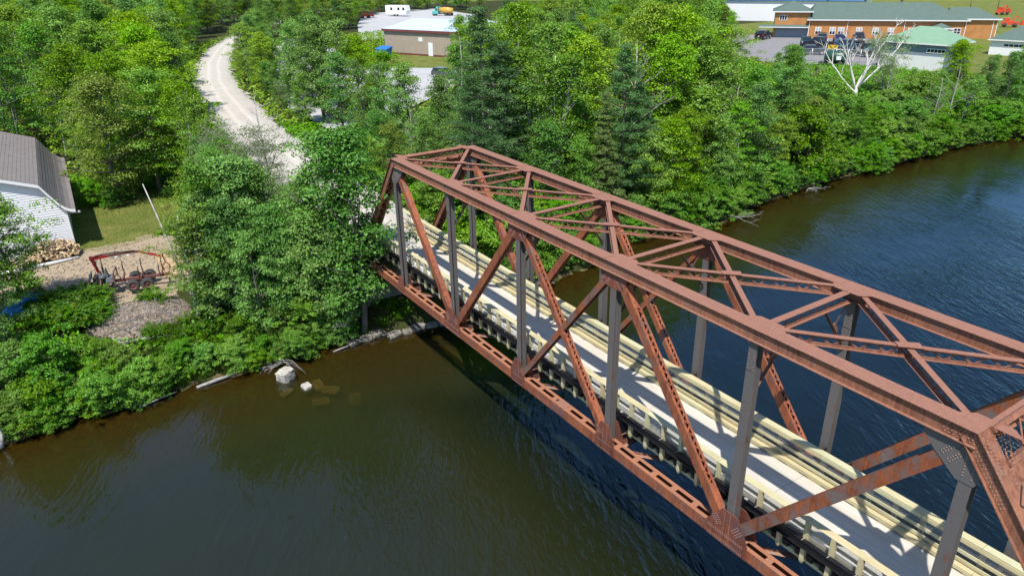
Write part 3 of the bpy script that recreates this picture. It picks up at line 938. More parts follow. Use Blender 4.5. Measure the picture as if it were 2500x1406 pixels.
# ------------------------------------------------------------------ yard on the left bank
GY = -1.98
M['siding'] = simple('white_vinyl_siding', (0.74, 0.75, 0.77), 0.5, 0, 0.03)
M['trim'] = simple('white_trim', (0.80, 0.80, 0.80), 0.45, 0, 0.02)
def shingle_mat(name, a, b, sc_=1.0):
    t = NT(name); n = t.noise(t.coord('Object', (1, 1, 1)), 1.2*sc_, 6, 0.6); n2 = t.noise(t.coord('Object', (6, 3, 3)), 4*sc_, 4, 0.7)
    t.col(t.ramp(t.math('ADD', t.math('MULTIPLY', n, 0.45), t.math('MULTIPLY', n2, 0.55)), [(0.3, a), (0.7, b)])); t.rough(0.9); t.b.inputs['Specular IOR Level'].default_value = 0.2
    return t.mat
M['shingle'] = shingle_mat('grey_brown_shingle', (0.165, 0.145, 0.135), (0.265, 0.238, 0.222))
house = empty('white_house', (-20.6, -17.06, GY), rad(180-1.6))
tag(house, 'white clapboard house with curved grey shingle roof at the left edge', 'house')
# local: +x = away from the river (depth), +y = world -y (to the left)
HL, HWd = 20.0, 11.0
prof = [(-0.66, 3.30), (-0.30, 3.38), (0.05, 3.62), (0.42, 4.05), (0.85, 4.72), (1.38, 5.62), (5.5, 7.10)]
profL = [(HWd-a, b) for a, b in prof][::-1]
full = prof+profL[1:]
def roof_slab(p0, p1, name):
    """stepped shingle courses between two profile points"""
    a = Vector((p0[0], p0[1])); b = Vector((p1[0], p1[1])); ln = (b-a).length; n = max(1, round(ln/0.30))
    d = (b-a)/ln; nr = Vector((-d.y, d.x)); nr = nr if nr.y > 0 else -nr
    mb = MB()
    for i in range(n):
        q0 = a+d*(ln*i/n); q1 = a+d*(ln*(i+1)/n)
        t0, t1 = 0.135, 0.115
        pts = [(q0.x, q0.y), (q1.x, q1.y), (q1.x+nr.x*t1, q1.y+nr.y*t1), (q0.x+nr.x*t0, q0.y+nr.y*t0)]
        mb.prism([(-0.38, px, pz) for px, pz in pts], (HL+0.76, 0, 0))
    return mb.build(name, M['shingle'], house)
for i in range(len(full)-1):
    up_first = full[i][1] < full[i+1][1]
    p0, p1 = (full[i], full[i+1]) if up_first else (full[i+1], full[i])
    roof_slab(p0, p1, 'roof_slope')
for xo in (-0.41, HL+0.385):
    mb = MB()
    for i in range(len(full)-1):
        (a0, z0), (a1, z1) = full[i], full[i+1]
        mb.prism([(xo, a0, z0-0.13), (xo, a1, z1-0.13), (xo, a1, z1+0.11), (xo, a0, z0+0.11)], (0.025, 0, 0))
    mb.build('rake_board', M['trim'], house)
# front gable siding : stepped boards
mb = MB()
def wall_half(z):
    # y-range of the gable at height z
    ys_ = [-0.0, HWd]
    if z < 3.55: return 0.0, HWd
    lo = None
    for (a0, z0), (a1, z1) in zip(prof[:-1], prof[1:]):
        if z0 <= z <= z1: lo = a0+(a1-a0)*(z-z0)/(z1-z0)
    if lo is None: return None
    lo = max(0.0, lo); return lo, HWd-lo
z = 0.0; bh = 0.205
while z < 6.9:
    r_ = wall_half(z+bh)
    if r_ and r_[1]-r_[0] > 0.3:
        mb.hexa([(-0.028, r_[0], z), (0.06, r_[0], z), (0.06, r_[1], z), (-0.028, r_[1], z), (0.004, r_[0], z+bh), (0.06, r_[0], z+bh), (0.06, r_[1], z+bh), (0.004, r_[1], z+bh)])
    z += bh
mb.build('siding', M['siding'], house, 'stuff')
mb = MB(); z = 0.0
while z < 3.4:
    for y0, y1, s in ((0.0, 0.06, -1), (HWd-0.06, HWd, 1)):
        o0 = -0.014 if s < 0 else 0.0; o1 = 0.0 if s < 0 else 0.014
        mb.hexa([(0.07, y0+o0, z), (HL, y0+o0, z), (HL, y1+o1, z), (0.07, y1+o1, z), (0.07, y0, z+bh), (HL, y0, z+bh), (HL, y1, z+bh), (0.07, y1, z+bh)])
    z += bh
mb.build('siding', M['siding'], house, 'stuff')
mb = MB(); mb.box(HL-0.06, HL, 0.07, HWd-0.07, 0, 3.5); mb.build('back_wall', M['siding'], house)
for yy in (-0.025, HWd-0.055):
    mb = MB(); mb.box(-0.03, 0.075, yy, yy+0.08, 0, 3.42); mb.build('corner_board', M['trim'], house)
for yy in (-0.60, HWd+0.50):
    mb = MB(); mb.box(-0.36, HL+0.36, yy, yy+0.10, 3.18, 3.30); mb.build('gutter', M['trim'], house)
mb = MB(); mb.tube([(0.25, -0.02, 2.95), (0.25, -0.75, 2.98)], 0.03, 6); mb.lathe([(0.03, 0.10), (0.16, 0.0), (0.17, -0.06), (0.0, -0.05)], 12, (0.25, -0.85, 3.0), (0, 0, 1)); mb.build('yard_light', M['galv'], house)
mb = MB(); mb.box(0.02, HL, 0.02, HWd-0.02, -0.5, 0.0); mb.build('foundation', M['stone'], house)

# firewood pile
M['logend'] = simple('split_firewood', (0.52, 0.38, 0.22), 0.85, 0, 0.35, 9.0)
M['logbark'] = simple('log_bark', (0.17, 0.12, 0.08), 0.9, 0, 0.35, 6.0)
R = random.Random(3)
pile = empty('firewood_pile', (-19.2, -18.6, GY)); tag(pile, 'heap of split firewood against the white house wall', 'firewood pile')
for mat, cnt, nm in ((M['logend'], 300, 'split_logs'), (M['logbark'], 140, 'bark_logs')):
    mb = MB()
    for _ in range(cnt):
        yv = R.uniform(-2.3, 1.65); top = 1.25*max(0.15, 1-abs(yv/2.35)**2.2)
        xv = R.uniform(-0.95, 0.85); zt = top*(1-max(0, xv)/1.15)
        zz = R.random()**0.6*zt
        c = Vector((xv, yv, zz+0.05)); d = Vector((R.gauss(0.7, .5), R.gauss(0, .6), R.gauss(0, .3))).normalized()
        ln = R.uniform(0.18, 0.24); s = d.cross(Vector((0, 0, 1))).normalized(); v = s.cross(d); rr = R.uniform(0.06, 0.12); t0 = R.uniform(0, 6.28)
        tri = [(math.cos(t0+k*2.094)*rr, math.sin(t0+k*2.094)*rr*0.85) for k in range(3)]
        mb.prism([c-d*ln+s*a+v*b for a, b in tri], d*ln*2)
    mb.build(nm, mat, pile, 'stuff')
for k, (x0, y0, x1, y1) in enumerate(((-17.7, -22.6, -18.0, -17.1), (-17.35, -22.9, -17.75, -17.6))):
    mb = MB(); mb.tube([(x0, y0, GY+0.10), (x1, y1, GY+0.12)], 0.075, 10); o = mb.build('plastic_pipe', M['white'])
    tag(o, ('long white plastic pipe lying next to the firewood pile', 'white plastic pipe lying nearer the red log loader')[k], 'pipe', 'white pipes by the firewood pile')

# log trailer with loader crane
M['red'] = simple('red_machine_paint', (0.36, 0.022, 0.018), 0.45, 0, 0.15, 4.0)
M['oldred'] = simple('faded_red_paint', (0.16, 0.062, 0.05), 0.75, 0, 0.35, 3.0)
M['grease'] = simple('greasy_black_metal', (0.028, 0.027, 0.028), 0.55, 0, 0.4, 5.0)
M['greyplate'] = simple('grey_metal_plate', (0.16, 0.18, 0.20), 0.5, 0.2, 0.25, 3.0)
tdir = Vector((-0.24, -0.97)).normalized()
tr = empty('log_trailer', (-9.0, -13.7, GY), math.atan2(tdir.y, tdir.x))
tr.scale = (0.84, 0.84, 0.84)
tag(tr, 'old red log trailer with folded loader crane and four big tyres', 'log trailer')
# local +x forward (hitch), +y = left ... near side towards the river
def part(nm, mat, fn):
    mb = MB(); fn(mb); return mb.build(nm, mat, tr)
part('main_beam', M['oldred'], lambda b: b.box(-2.3, 4.3, -0.11, 0.11, 0.66, 0.90))
part('drawbar', M['oldred'], lambda b: (b.bar((2.2, -0.55, 0.55), (4.4, -0.05, 0.45), 0.10, 0.16), b.bar((2.2, 0.55, 0.55), (4.4, 0.05, 0.45), 0.10, 0.16), b.bar((2.2, -0.6, 0.55), (2.2, 0.6, 0.55), 0.12, 0.16)))
part('hitch', M['grease'], lambda b: (b.box(4.3, 4.75, -0.09, 0.09, 0.40, 0.56), b.lathe([(0.05, -.06), (0.12, -.06), (0.12, .06), (0.05, .06)], 12, (4.85, 0, 0.47), (0, 0, 1))))
for sy in (-1, 1):
    part('bogie_beam', M['oldred'], lambda b: b.bar((-0.75, sy*0.62, 0.52), (0.75, sy*0.62, 0.52), 0.12, 0.20))
    for wx_ in (-0.56, 0.56):
        w = MB(); w.lathe([(0.29, -0.19), (0.44, -0.20), (0.505, -0.15), (0.515, 0.0), (0.505, 0.15), (0.44, 0.20), (0.29, 0.19)], 24, (wx_, sy*0.98, 0.515), (0, sy, 0))
        wo = w.build('wheel', M['rubber'], tr)
        rm = MB(); rm.lathe([(0.30, 0.17), (0.26, 0.10), (0.10, 0.08), (0.09, 0.15), (0.0, 0.16)], 16, (wx_, sy*0.98, 0.515), (0, sy, 0))
        for k in range(6):
            t = k*math.pi/3; c = Vector((wx_, sy*1.08, 0.515)); e = Vector((math.cos(t), 0, math.sin(t)))
            rm.bar(c+e*0.07, c+e*0.27, 0.05, 0.05, (0, 1, 0))
        rm.build('rim', M['oldred'], wo)
        tl = MB()
        for k in range(20):
            t = k*math.pi/10; c = Vector((wx_, sy*0.98, 0.515)); e = Vector((math.cos(t), 0, math.sin(t)))
            tl.bar(c+e*0.515+Vector((0, -0.15, 0)), c+e*0.515+Vector((0, 0.15, 0)), 0.05, 0.03, e)
        tl.build('tread', M['rubber'], wo, 'stuff')
for bx_ in (-1.7, -0.1, 1.35):
    part('bunk', M['oldred'], lambda b: b.bar((bx_, -0.95, 0.98), (bx_, 0.95, 0.98), 0.12, 0.14))
    for sy in (-1, 1):
        hh = 2.15 if not (bx_ == 1.35 and sy > 0) else 1.35
        part('stake', M['grease'], lambda b: b.tube([(bx_, sy*0.90, 0.95), (bx_+0.06, sy*0.97, 1.5), (bx_+0.02, sy*0.98, hh)], 0.045, 8))
part('head_frame', M['oldred'], lambda b: (b.bar((1.9, -0.9, 0.75), (1.9, -0.85, 1.7), 0.08, 0.08), b.bar((1.9, 0.9, 0.75), (1.9, 0.85, 1.7), 0.08, 0.08), b.bar((1.9, -0.85, 1.7), (1.9, 0.85, 1.7), 0.08, 0.08), b.bar((1.9, -0.9, 1.2), (1.9, 0.9, 1.2), 0.05, 0.08)))
part('tool_box', M['greyplate'], lambda b: (b.hexa([(1.95, -0.1, 1.05), (2.55, -0.1, 1.05), (2.55, 0.95, 1.05), (1.95, 0.95, 1.05), (2.0, -0.05, 1.42), (2.48, -0.05, 1.42), (2.48, 0.9, 1.42), (2.0, 0.9, 1.42)])))
part('seat', M['greyplate'], lambda b: (b.prism([(2.30, 0.25, 1.5), (2.75, 0.25, 1.55), (2.42, 0.25, 2.2)], (0, 0.5, 0)), b.box(2.6, 3.0, 0.2, 0.75, 1.42, 1.52)))
part('fender', M['greyplate'], lambda b: (b.hexa([(3.75, -0.3, 1.15), (3.95, -0.3, 1.15), (3.95, 0.5, 1.15), (3.75, 0.5, 1.15), (3.60, -0.3, 1.75), (3.72, -0.3, 1.80), (3.72, 0.5, 1.80), (3.60, 0.5, 1.75)])))
part('crane_base', M['grease'], lambda b: (b.box(2.75, 3.35, -0.32, 0.32, 0.66, 1.20), b.lathe([(0.26, 1.2), (0.26, 1.35), (0.17, 1.40), (0.17, 1.72), (0.0, 1.72)], 16, (3.05, 0, 0), (0, 0, 1)), b.box(2.6, 2.9, -0.7, -0.35, 0.8, 1.5), b.box(3.3, 3.6, -0.55, 0.35, 0.9, 1.35), b.tube([(3.5, -0.5, 0.9), (3.5, -0.62, 1.5), (3.3, -0.5, 1.7)], 0.03, 6), b.tube([(3.5, 0.4, 0.9), (3.55, 0.5, 1.4), (3.2, 0.3, 1.7)], 0.03, 6)))
part('stabiliser', M['oldred'], lambda b: (b.bar((3.0, -0.4, 1.15), (3.1, -1.25, 0.15), 0.10, 0.12), b.bar((3.0, 0.4, 1.15), (3.1, 1.25, 0.15), 0.10, 0.12), b.box(2.95, 3.25, -1.4, -1.1, 0.02, 0.10), b.box(2.95, 3.25, 1.1, 1.4, 0.02, 0.10)))
part('crane_post', M['red'], lambda b: b.bar((3.05, 0, 1.65), (3.38, 0, 3.02), 0.20, 0.17, (0, 1, 0)))
part('main_boom', M['red'], lambda b: (b.hexa([(3.50, -0.11, 2.85), (2.15, -0.08, 2.95), (2.15, 0.08, 2.95), (3.50, 0.11, 2.85), (3.50, -0.11, 3.18), (2.15, -0.08, 3.16), (2.15, 0.08, 3.16), (3.50, 0.11, 3.18)])))
part('jib_boom', M['oldred'], lambda b: (b.bar((2.15, 0, 3.06), (0.35, 0, 3.18), 0.16, 0.20, (0, 0, 1)), b.bar((0.35, 0, 3.18), (-0.35, 0, 3.12), 0.15, 0.20, (0, 0, 1))))
part('outer_boom', M['red'], lambda b: b.bar((-0.3, 0, 3.13), (-2.1, 0, 2.42), 0.13, 0.16, (0, 0, 1)))
part('hydraulic_ram', M['galv'], lambda b: (b.tube([(1.9, 0, 2.86), (1.1, 0, 2.88)], 0.065, 8), b.tube([(1.1, 0, 2.88), (0.1, 0, 2.95)], 0.035, 8)))
part('hydraulic_ram', M['grease'], lambda b: (b.tube([(2.75, 0, 1.7), (2.72, 0, 2.4)], 0.075, 8), b.tube([(2.72, 0, 2.4), (2.70, 0, 2.9)], 0.04, 8)))
part('hose', M['grease'], lambda b: (b.tube([(3.1, 0.12, 1.7), (3.15, 0.14, 2.6), (3.2, 0.13, 3.15), (2.6, 0.12, 3.27), (1.0, 0.1, 3.32), (0, 0.1, 3.30)], 0.035, 6), b.tube([(3.1, -0.12, 1.7), (3.15, -0.14, 2.5), (3.15, -0.13, 3.15), (2.6, -0.10, 3.26), (1.2, -0.1, 3.31)], 0.03, 6)))
part('grapple', M['oldred'], lambda b: (b.bar((-2.05, 0, 2.4), (-2.15, 0, 1.9), 0.08, 0.08), b.tube([(-2.15, 0, 1.9), (-2.45, 0, 1.55), (-2.35, 0, 1.15)], 0.05, 6), b.tube([(-2.15, 0, 1.9), (-1.85, 0, 1.55), (-1.95, 0, 1.15)], 0.05, 6)))

# red garden tractor under a blue tarp
gt = empty('garden_tractor', (-10.9, -20.2, GY), rad(20)); tag(gt, 'small red garden tractor parked by the blue tarp', 'garden tractor')
mb = MB(); mb.prism([(-0.8, -0.32, 0.35), (0.75, -0.32, 0.35), (0.85, -0.32, 0.72), (0.1, -0.32, 0.80), (0.0, -0.32, 0.55), (-0.75, -0.32, 0.62)], (0, 0.64, 0)); mb.build('body', M['red'], gt)
mb = MB(); mb.box(-0.55, -0.15, -0.25, 0.25, 0.62, 0.72); mb.box(-0.62, -0.52, -0.25, 0.25, 0.7, 1.05); mb.build('seat', M['grease'], gt)
for xx, rr in ((-0.5, 0.30), (0.55, 0.22)):
    for sy in (-1, 1):
        w = MB(); w.lathe([(0.1, -0.1), (rr, -0.09), (rr, 0.09), (0.1, 0.1), (0.0, 0.1)], 14, (xx, sy*0.42, rr), (0, sy, 0)); w.build('wheel', M['rubber'], gt)
mb = MB(); mb.lathe([(0.16, 0), (0.19, 0.02), (0.16, 0.04)], 14, (0.15, 0, 1.0), (-0.3, 0, 1)); mb.tube([(0.25, 0, 0.75), (0.15, 0, 1.0)], 0.025, 6); mb.build('steering_wheel', M['grease'], gt)
M['tarp'] = simple('blue_tarp', (0.03, 0.24, 0.62), 0.4, 0, 0.25, 2.0)
R = random.Random(8)
n = 16; mb = MB(); vs = []
for i in range(n+1):
    for j in range(n+1):
        u = i/n-0.5; v = j/n-0.5
        hgt_ = 0.85*max(0, 1-(abs(u)*1.9)**3)*max(0, 1-(abs(v)*1.9)**3)+0.06+0.12*math.sin(u*17+v*5)*math.cos(v*19)+0.07*math.sin(u*41+2)*math.sin(v*37)
        vs.append((u*2.0+0.06*math.sin(v*23), v*3.6+0.06*math.cos(u*21), max(0.02, hgt_)))
mb.add(vs, [(i*(n+1)+j, (i+1)*(n+1)+j, (i+1)*(n+1)+j+1, i*(n+1)+j+1) for i in range(n) for j in range(n)], False)
o = mb.build('tarp', M['tarp']); o.location = (-9.6, -21.0, GY-0.05); o.rotation_euler = (0, 0, rad(35)); tag(o, 'crumpled bright blue tarp draped over a low heap', 'tarp')

# brush and bark heap by the bank
M['brush'] = simple('weathered_bark_debris', (0.24, 0.195, 0.155), 0.95, 0, 0.45, 5.0)
M['greywood'] = simple('grey_weathered_wood', (0.30, 0.285, 0.27), 0.9, 0, 0.35, 5.0)
R = random.Random(12)
bp_ = empty('brush_heap', (-4.6, -14.6, float(ground(-4.6, -14.6)))); tag(bp_, 'heap of broken bark and grey branches above the left bank', 'brush heap')
mb = MB(); n = 26; vs = []
for i in range(n+1):
    for j in range(n+1):
        u = i/n*2-1; v = j/n*2-1; rr = min(1, math.hypot(u, v))
        x_ = u*2.3; y_ = v*3.4
        hh = 0.95*(1-rr**1.6)+0.10*R.uniform(-1, 1)*(1-rr)
        vs.append((x_, y_, float(ground(-4.6+x_, -14.6+y_))-float(ground(-4.6, -14.6))-0.12+max(0, hh)))
mb.add(vs, [(i*(n+1)+j, (i+1)*(n+1)+j, (i+1)*(n+1)+j+1, i*(n+1)+j+1) for i in range(n) for j in range(n)])
mb.build('heap', M['brush'], bp_)
for mat, cnt, l0, l1, w_ in ((M['brush'], 1700, 0.06, 0.30, 0.03), (M['greywood'], 420, 0.3, 0.9, 0.02), (M['logend'], 300, 0.06, 0.25, 0.03)):
    mb = MB()
    for _ in range(cnt):
        a = R.uniform(0, 6.28); q = math.sqrt(R.random())
        x_, y_ = math.cos(a)*q*2.3, math.sin(a)*q*3.4
        zz = float(ground(-4.6+x_, -14.6+y_))-float(ground(-4.6, -14.6))-0.10+0.95*(1-q**1.6)
        d = Vector((R.gauss(0, 1), R.gauss(0, 1), R.gauss(0, 0.3))).normalized()*R.uniform(l0, l1)
        mb.bar(Vector((x_, y_, zz))-d/2, Vector((x_, y_, zz+0.03))+d/2, w_*R.uniform(0.6, 1.8), 0.02)
    mb.build('bark_pieces', mat, bp_, 'stuff')
for k, (x0, y0, x1, y1, r_) in enumerate(((-1.9, -16.2, -1.4, -13.4, 0.11), (-2.4, -16.6, -0.9, -15.6, 0.07), (-1.5, -18.2, -0.7, -17.6, 0.06))):
    z0, z1 = float(ground(x0, y0))+0.35, float(ground(x1, y1))+0.3
    mb = MB(); mb.tube([(x0, y0, z0), ((x0+x1)/2, (y0+y1)/2, (z0+z1)/2+0.05), (x1, y1, z1)], [r_, r_*0.9, r_*0.6], 8)
    o = mb.build('fallen_log', M['greywood']); tag(o, ('long silvery log at the foot of the bark heap', 'thin grey log slanting across the front of the bark heap', 'short grey stick at the left end of the bark heap')[k], 'log')
# wood chips on the dirt, light offcuts on the right of the yard
for mat, cnt, poly, sz, nm, lb in ((M['logend'], 900, (-14.5, -9.5, -12.0, -8.8), 0.22, 'wood_offcuts', 'pale wood offcuts strewn over the right of the yard'), (M['brush'], 700, (-18.5, -8.0, -22.5, -10.0), 0.13, 'bark_chips', 'small bark chips scattered on the dirt yard')):
    mb = MB()
    for _ in range(cnt):
        x_, y_ = R.uniform(poly[0], poly[1]), R.uniform(poly[2], poly[3])
        if nm == 'bark_chips' and not in_poly(np.array(x_), np.array(y_), DIRT): continue
        zz = float(ground(x_, y_))+0.03
        d = Vector((R.gauss(0, 1), R.gauss(0, 1), R.gauss(0, 0.15))).normalized()*R.uniform(0.5, 1.4)*sz
        mb.bar(Vector((x_, y_, zz))-d/2, Vector((x_, y_, zz+0.03))+d/2, sz*0.35, sz*0.25)
    o = mb.build(nm, mat); tag(o, lb, 'wood chips', kind='stuff')

# ------------------------------------------------------------------ water's edge
def rock(name, loc, sx, sy, sz, seed, mat, label, rz=0.0, cat='rock', group=None):
    R = random.Random(seed); mb = MB()
    import bmesh
    bm = bmesh.new(); bmesh.ops.create_cube(bm, size=2.0)
    bmesh.ops.subdivide_edges(bm, edges=bm.edges[:], cuts=3, use_grid_fill=True)
    for v in bm.verts:
        p = v.co; q = Vector((p.x, p.y, p.z)); l_ = max(abs(q.x), abs(q.y), abs(q.z)); s_ = q.normalized()*1.25
        v.co = q.lerp(s_, 0.28)+Vector((R.gauss(0, .05), R.gauss(0, .05), R.gauss(0, .05)))
        v.co = Vector((v.co.x*sx, v.co.y*sy, v.co.z*sz))
    me = bpy.data.meshes.new(name); bm.to_mesh(me); bm.free(); me.materials.append(mat)
    o = bpy.data.objects.new(name, me); C.objects.link(o); o.location = loc; o.rotation_euler = (R.uniform(-.15, .15), R.uniform(-.15, .15), rz)
    return tag(o, label, cat, group)
M['paleblock'] = simple('pale_concrete_block', (0.42, 0.39, 0.34), 0.85, 0, 0.35, 3.0, 0.5)
rock('boulder', (4.9, -7.95, WATER+0.12), 0.42, 0.46, 0.55, 1, M['paleblock'], 'big pale square block standing in the shallows', 0.5)
rock('boulder', (6.6, -7.2, WATER-0.06), 0.30, 0.26, 0.24, 2, M['paleblock'], 'small pale rock just breaking the water surface', 0.2)
for k, (x_, y_, s_) in enumerate(((6.3, -6.4, 0.5), (7.3, -5.9, 0.55), (8.2, -6.9, 0.5), (5.9, -8.3, 0.4), (9.0, -5.0, 0.6))):
    rock('sunken_slab', (x_, y_, WATER-0.30-0.03*k), s_, s_*0.6, 0.10, 10+k, M['paleblock'], 'flat slab lying just under the water by the pale block', k*0.7, 'slab', 'sunken slabs')
for k in range(9):
    y_ = -2.6+k*0.95; rock('bank_stone', (float(bank_x(y_))+0.25, y_, WATER+0.10), R.uniform(0.2, 0.4), R.uniform(0.3, 0.6), R.uniform(0.10, 0.22), 30+k, M['stone'], 'grey stone in the row along the waterline under the bridge', R.uniform(-.3, .3), 'stone', 'stones at the waterline under the bridge')
for k, pts in enumerate((((2.75, -12.95), (2.55, -10.45)), ((3.1, -16.3), (2.7, -14.1)), ((3.3, -4.2), (3.1, -1.8)))):
    (x0, y0), (x1, y1) = pts
    mb = MB(); mb.tube([(x0, y0, WATER+0.05), ((x0+x1)/2, (y0+y1)/2, WATER+0.11), (x1, y1, WATER+0.12)], [0.10, 0.12, 0.09] if k == 0 else [0.05, 0.06, 0.04], 8)
    o = mb.build('driftwood_log', M['greywood']); tag(o, ('pale straight driftwood log at the waterline', 'thin dark driftwood pole under the big bush', 'dead log at the waterline left of the abutment')[k], 'log')
def branchy(name, loc, seed, n, ln, label, mat='greywood', el=(0.0, 0.6), az0=0.0, spread=6.28, r0=0.035):
    R = random.Random(seed); mb = MB()
    def br(o, d, l_, rr, dep):
        m_ = o+d*l_*0.5+Vector((R.gauss(0, .06), R.gauss(0, .06), R.gauss(0, .05)))*l_; e = o+d*l_
        mb.tube([o, m_, e], [rr, rr*0.7, rr*0.3], 5, False)
        if dep:
            for _ in range(3):
                p = o.lerp(e, R.uniform(0.3, 0.95)); br(p, (d+Vector((R.gauss(0, .5), R.gauss(0, .5), R.gauss(0, .35)))).normalized(), l_*R.uniform(0.3, 0.6), rr*0.5, dep-1)
    for i in range(n):
        a = az0+spread*(i/n-0.5)+R.uniform(-.2, .2); e_ = R.uniform(*el)
        br(Vector((0, 0, 0)), Vector((math.cos(a)*math.cos(e_), math.sin(a)*math.cos(e_), math.sin(e_))), ln*R.uniform(0.6, 1.1), r0, 2)
    o = mb.build(name, M[mat]); o.location = loc; return tag(o, label, 'branch')
branchy('dead_branch', (3.1, -7.6, WATER+0.45), 4, 5, 1.7, 'bare dead branches hanging into the water by the pale block', az0=-0.3, spread=2.6, el=(-0.25, 0.25))
branchy('dead_branch', (2.2, -3.9, WATER+1.3), 6, 4, 1.5, 'bare grey branch sticking out of the bank bushes', az0=0.8, spread=1.2, el=(0.1, 0.5))
branchy('dead_branch', (2.6, 13.2, WATER+0.5), 7, 5, 1.6, 'pale dead branches at the water beyond the bridge', 'dead', az0=0.2, spread=2.2, el=(-0.1, 0.5))
branchy('dead_branch', (1.0, 39.0, WATER+0.5), 8, 5, 2.0, 'grey dead branches at the far bank corner', az0=0.2, spread=2.6, el=(-0.2, 0.35))
branchy('dead_branch', (-1.2, 53.5, WATER+0.4), 9, 5, 1.8, 'grey dead branches low over the water on the right bank', az0=0.2, spread=2.6, el=(-0.2, 0.35))
# ------------------------------------------------------------------ buildings and vehicles across the river
GZ = 0.34
M['orange'] = simple('orange_wood_siding', (0.46, 0.205, 0.065), 0.7, 0, 0.15, 0.8)
M['groof'] = shingle_mat('green_shingle', (0.085, 0.128, 0.108), (0.125, 0.172, 0.148), 0.8)
M['groof2'] = shingle_mat('pale_green_shingle', (0.17, 0.30, 0.20), (0.23, 0.37, 0.26), 0.8)
M['bluegrey'] = simple('blue_grey_siding', (0.22, 0.27, 0.33), 0.6, 0, 0.05)
M['blueroof'] = simple('pale_blue_metal_roof', (0.55, 0.66, 0.76), 0.4, 0, 0.05)
M['bluetrim'] = simple('blue_trim', (0.05, 0.16, 0.36), 0.5)
M['tan'] = simple('tan_metal_siding', (0.40, 0.33, 0.26), 0.6, 0, 0.06, 1.0)
M['maroon'] = simple('maroon_trim', (0.17, 0.045, 0.045), 0.6)
A2 = Vector((-75.1, 153.7)); B2 = Vector((-47.4, 175.9)); e2 = (B2-A2).normalized(); ANG = math.atan2(e2.y, e2.x)
lotp = [(-95, 148), (-76, 118), (-50, 106), (-33, 116), (-37, 132), (-44, 168), (-52, 178), (-80, 156)]
sheet('parking_lot', lotp, M['asphalt'], 0.47)
def frustum_roof(mb, x0, x1, y0, y1, z, ridge, rx0, rx1, ry, th=0.16, ov=0.5):
    """hip roof with ridge from rx0 to rx1 at ry"""
    a = [(x0-ov, y0-ov, z), (x1+ov, y0-ov, z), (x1+ov, y1+ov, z), (x0-ov, y1+ov, z)]
    r = [(rx0, ry, ridge), (rx1, ry, ridge)]
    v = a+r
    mb.add(v, [(0, 1, 5, 4), (1, 2, 5), (2, 3, 4, 5), (3, 0, 4), (3, 2, 1, 0)])
def window(parent, x, z, w, h, y, panes=2, rows=2, blind=True):
    f = MB(); f.box(x, x+w, y-0.07, y-0.005, z, z+h)
    fo = f.build('window', M['trim'], parent)
    pw = (w-0.12*(panes+1))/panes; ph = (h-0.12*(rows+1))/rows
    for i in range(panes):
        for j in range(rows):
            g_ = MB(); x0 = x+0.12+i*(pw+0.12); z0 = z+0.12+j*(ph+0.12)
            g_.box(x0, x0+pw, y-0.085, y-0.072, z0, z0+ph)
            g_.build('pane', M['glass'] if (j == 0 or not blind) else M['paleglass'], fo)
M['paleglass'] = simple('blind_behind_glass', (0.45, 0.46, 0.46), 0.2, 0, 0.1)
ob = empty('orange_building', (A2.x, A2.y, GZ), ANG)
tag(ob, 'long orange sided building with green hip roof behind the parked cars', 'building')
def bpart(nm, mat, par, fn, kind=None):
    mb = MB(); fn(mb); return mb.build(nm, mat, par, kind)
wl = bpart('wall', M['orange'], ob, lambda b: b.box(0, 35.4, 0, 16, -0.5, 4.45))
bpart('battens', M['orange'], wl, lambda b: [b.box(x, x+0.07, -0.035, -0.002, 0, 4.3) for x in np.arange(0.3, 35.2, 0.45)], 'stuff')
rf = bpart('roof', M['groof'], ob, lambda b: frustum_roof(b, 0, 35.4, 0, 16, 4.55, 8.25, 1.5, 28.8, 8.0, ov=0.7))
bpart('fascia', M['trim'], ob, lambda b: (b.box(-0.72, 36.12, -0.76, -0.705, 4.38, 4.62), b.box(36.105, 36.16, -0.76, 16.7, 4.38, 4.62)))
bpart('soffit', M['bluegrey'], ob, lambda b: b.box(-0.6, 36.0, -0.70, -0.02, 4.42, 4.52))
for x in (4.0, 13.0, 21.5): bpart('roof_vent', M['groof'], rf, lambda b: (b.box(x, x+0.5, 8.3, 8.8, 7.9, 8.75), b.box(x-0.12, x+0.62, 8.2, 8.9, 8.75, 8.9)))
for x in (-0.05, 9.0, 22.0, 35.35): bpart('downpipe', M['trim'], ob, lambda b: b.box(x, x+0.14, -0.16, -0.02, 0, 4.42))
for x in (1.6, 5.0, 8.3-1.3, 11.2, 15.0, 18.4, 23.0, 26.5): window(ob, x, 0.95, 1.45, 1.8, 0.0)
window(ob, 33.0, 0.8, 1.6, 2.0, 0.0, 2, 3, False)
pr = empty('porch', (0, 0, 0)); pr.parent = ob
bpart('porch_roof', M['groof'], pr, lambda b: b.add([(27.4, -2.9, 2.9), (32.4, -2.9, 2.9), (32.4, 0, 2.9), (27.4, 0, 2.9), (29.9, -1.2, 4.0), (29.9, 0, 4.0)], [(0, 1, 4), (1, 2, 5, 4), (3, 0, 4, 5), (0, 3, 2, 1)]))
bpart('porch_fascia', M['trim'], pr, lambda b: b.box(27.38, 32.42, -2.95, -2.9, 2.72, 2.95))
for x in (27.6, 28.0, 31.8, 32.15): bpart('porch_post', M['trim'], pr, lambda b: b.box(x, x+0.14, -2.75, -2.6, 0, 2.75))
bpart('entrance_door', M['maroon'], ob, lambda b: b.box(28.8, 31.2, -0.05, -0.004, 0.1, 2.6))
window(ob, 29.0, 0.3, 2.0, 2.1, -0.03, 3, 2, False)
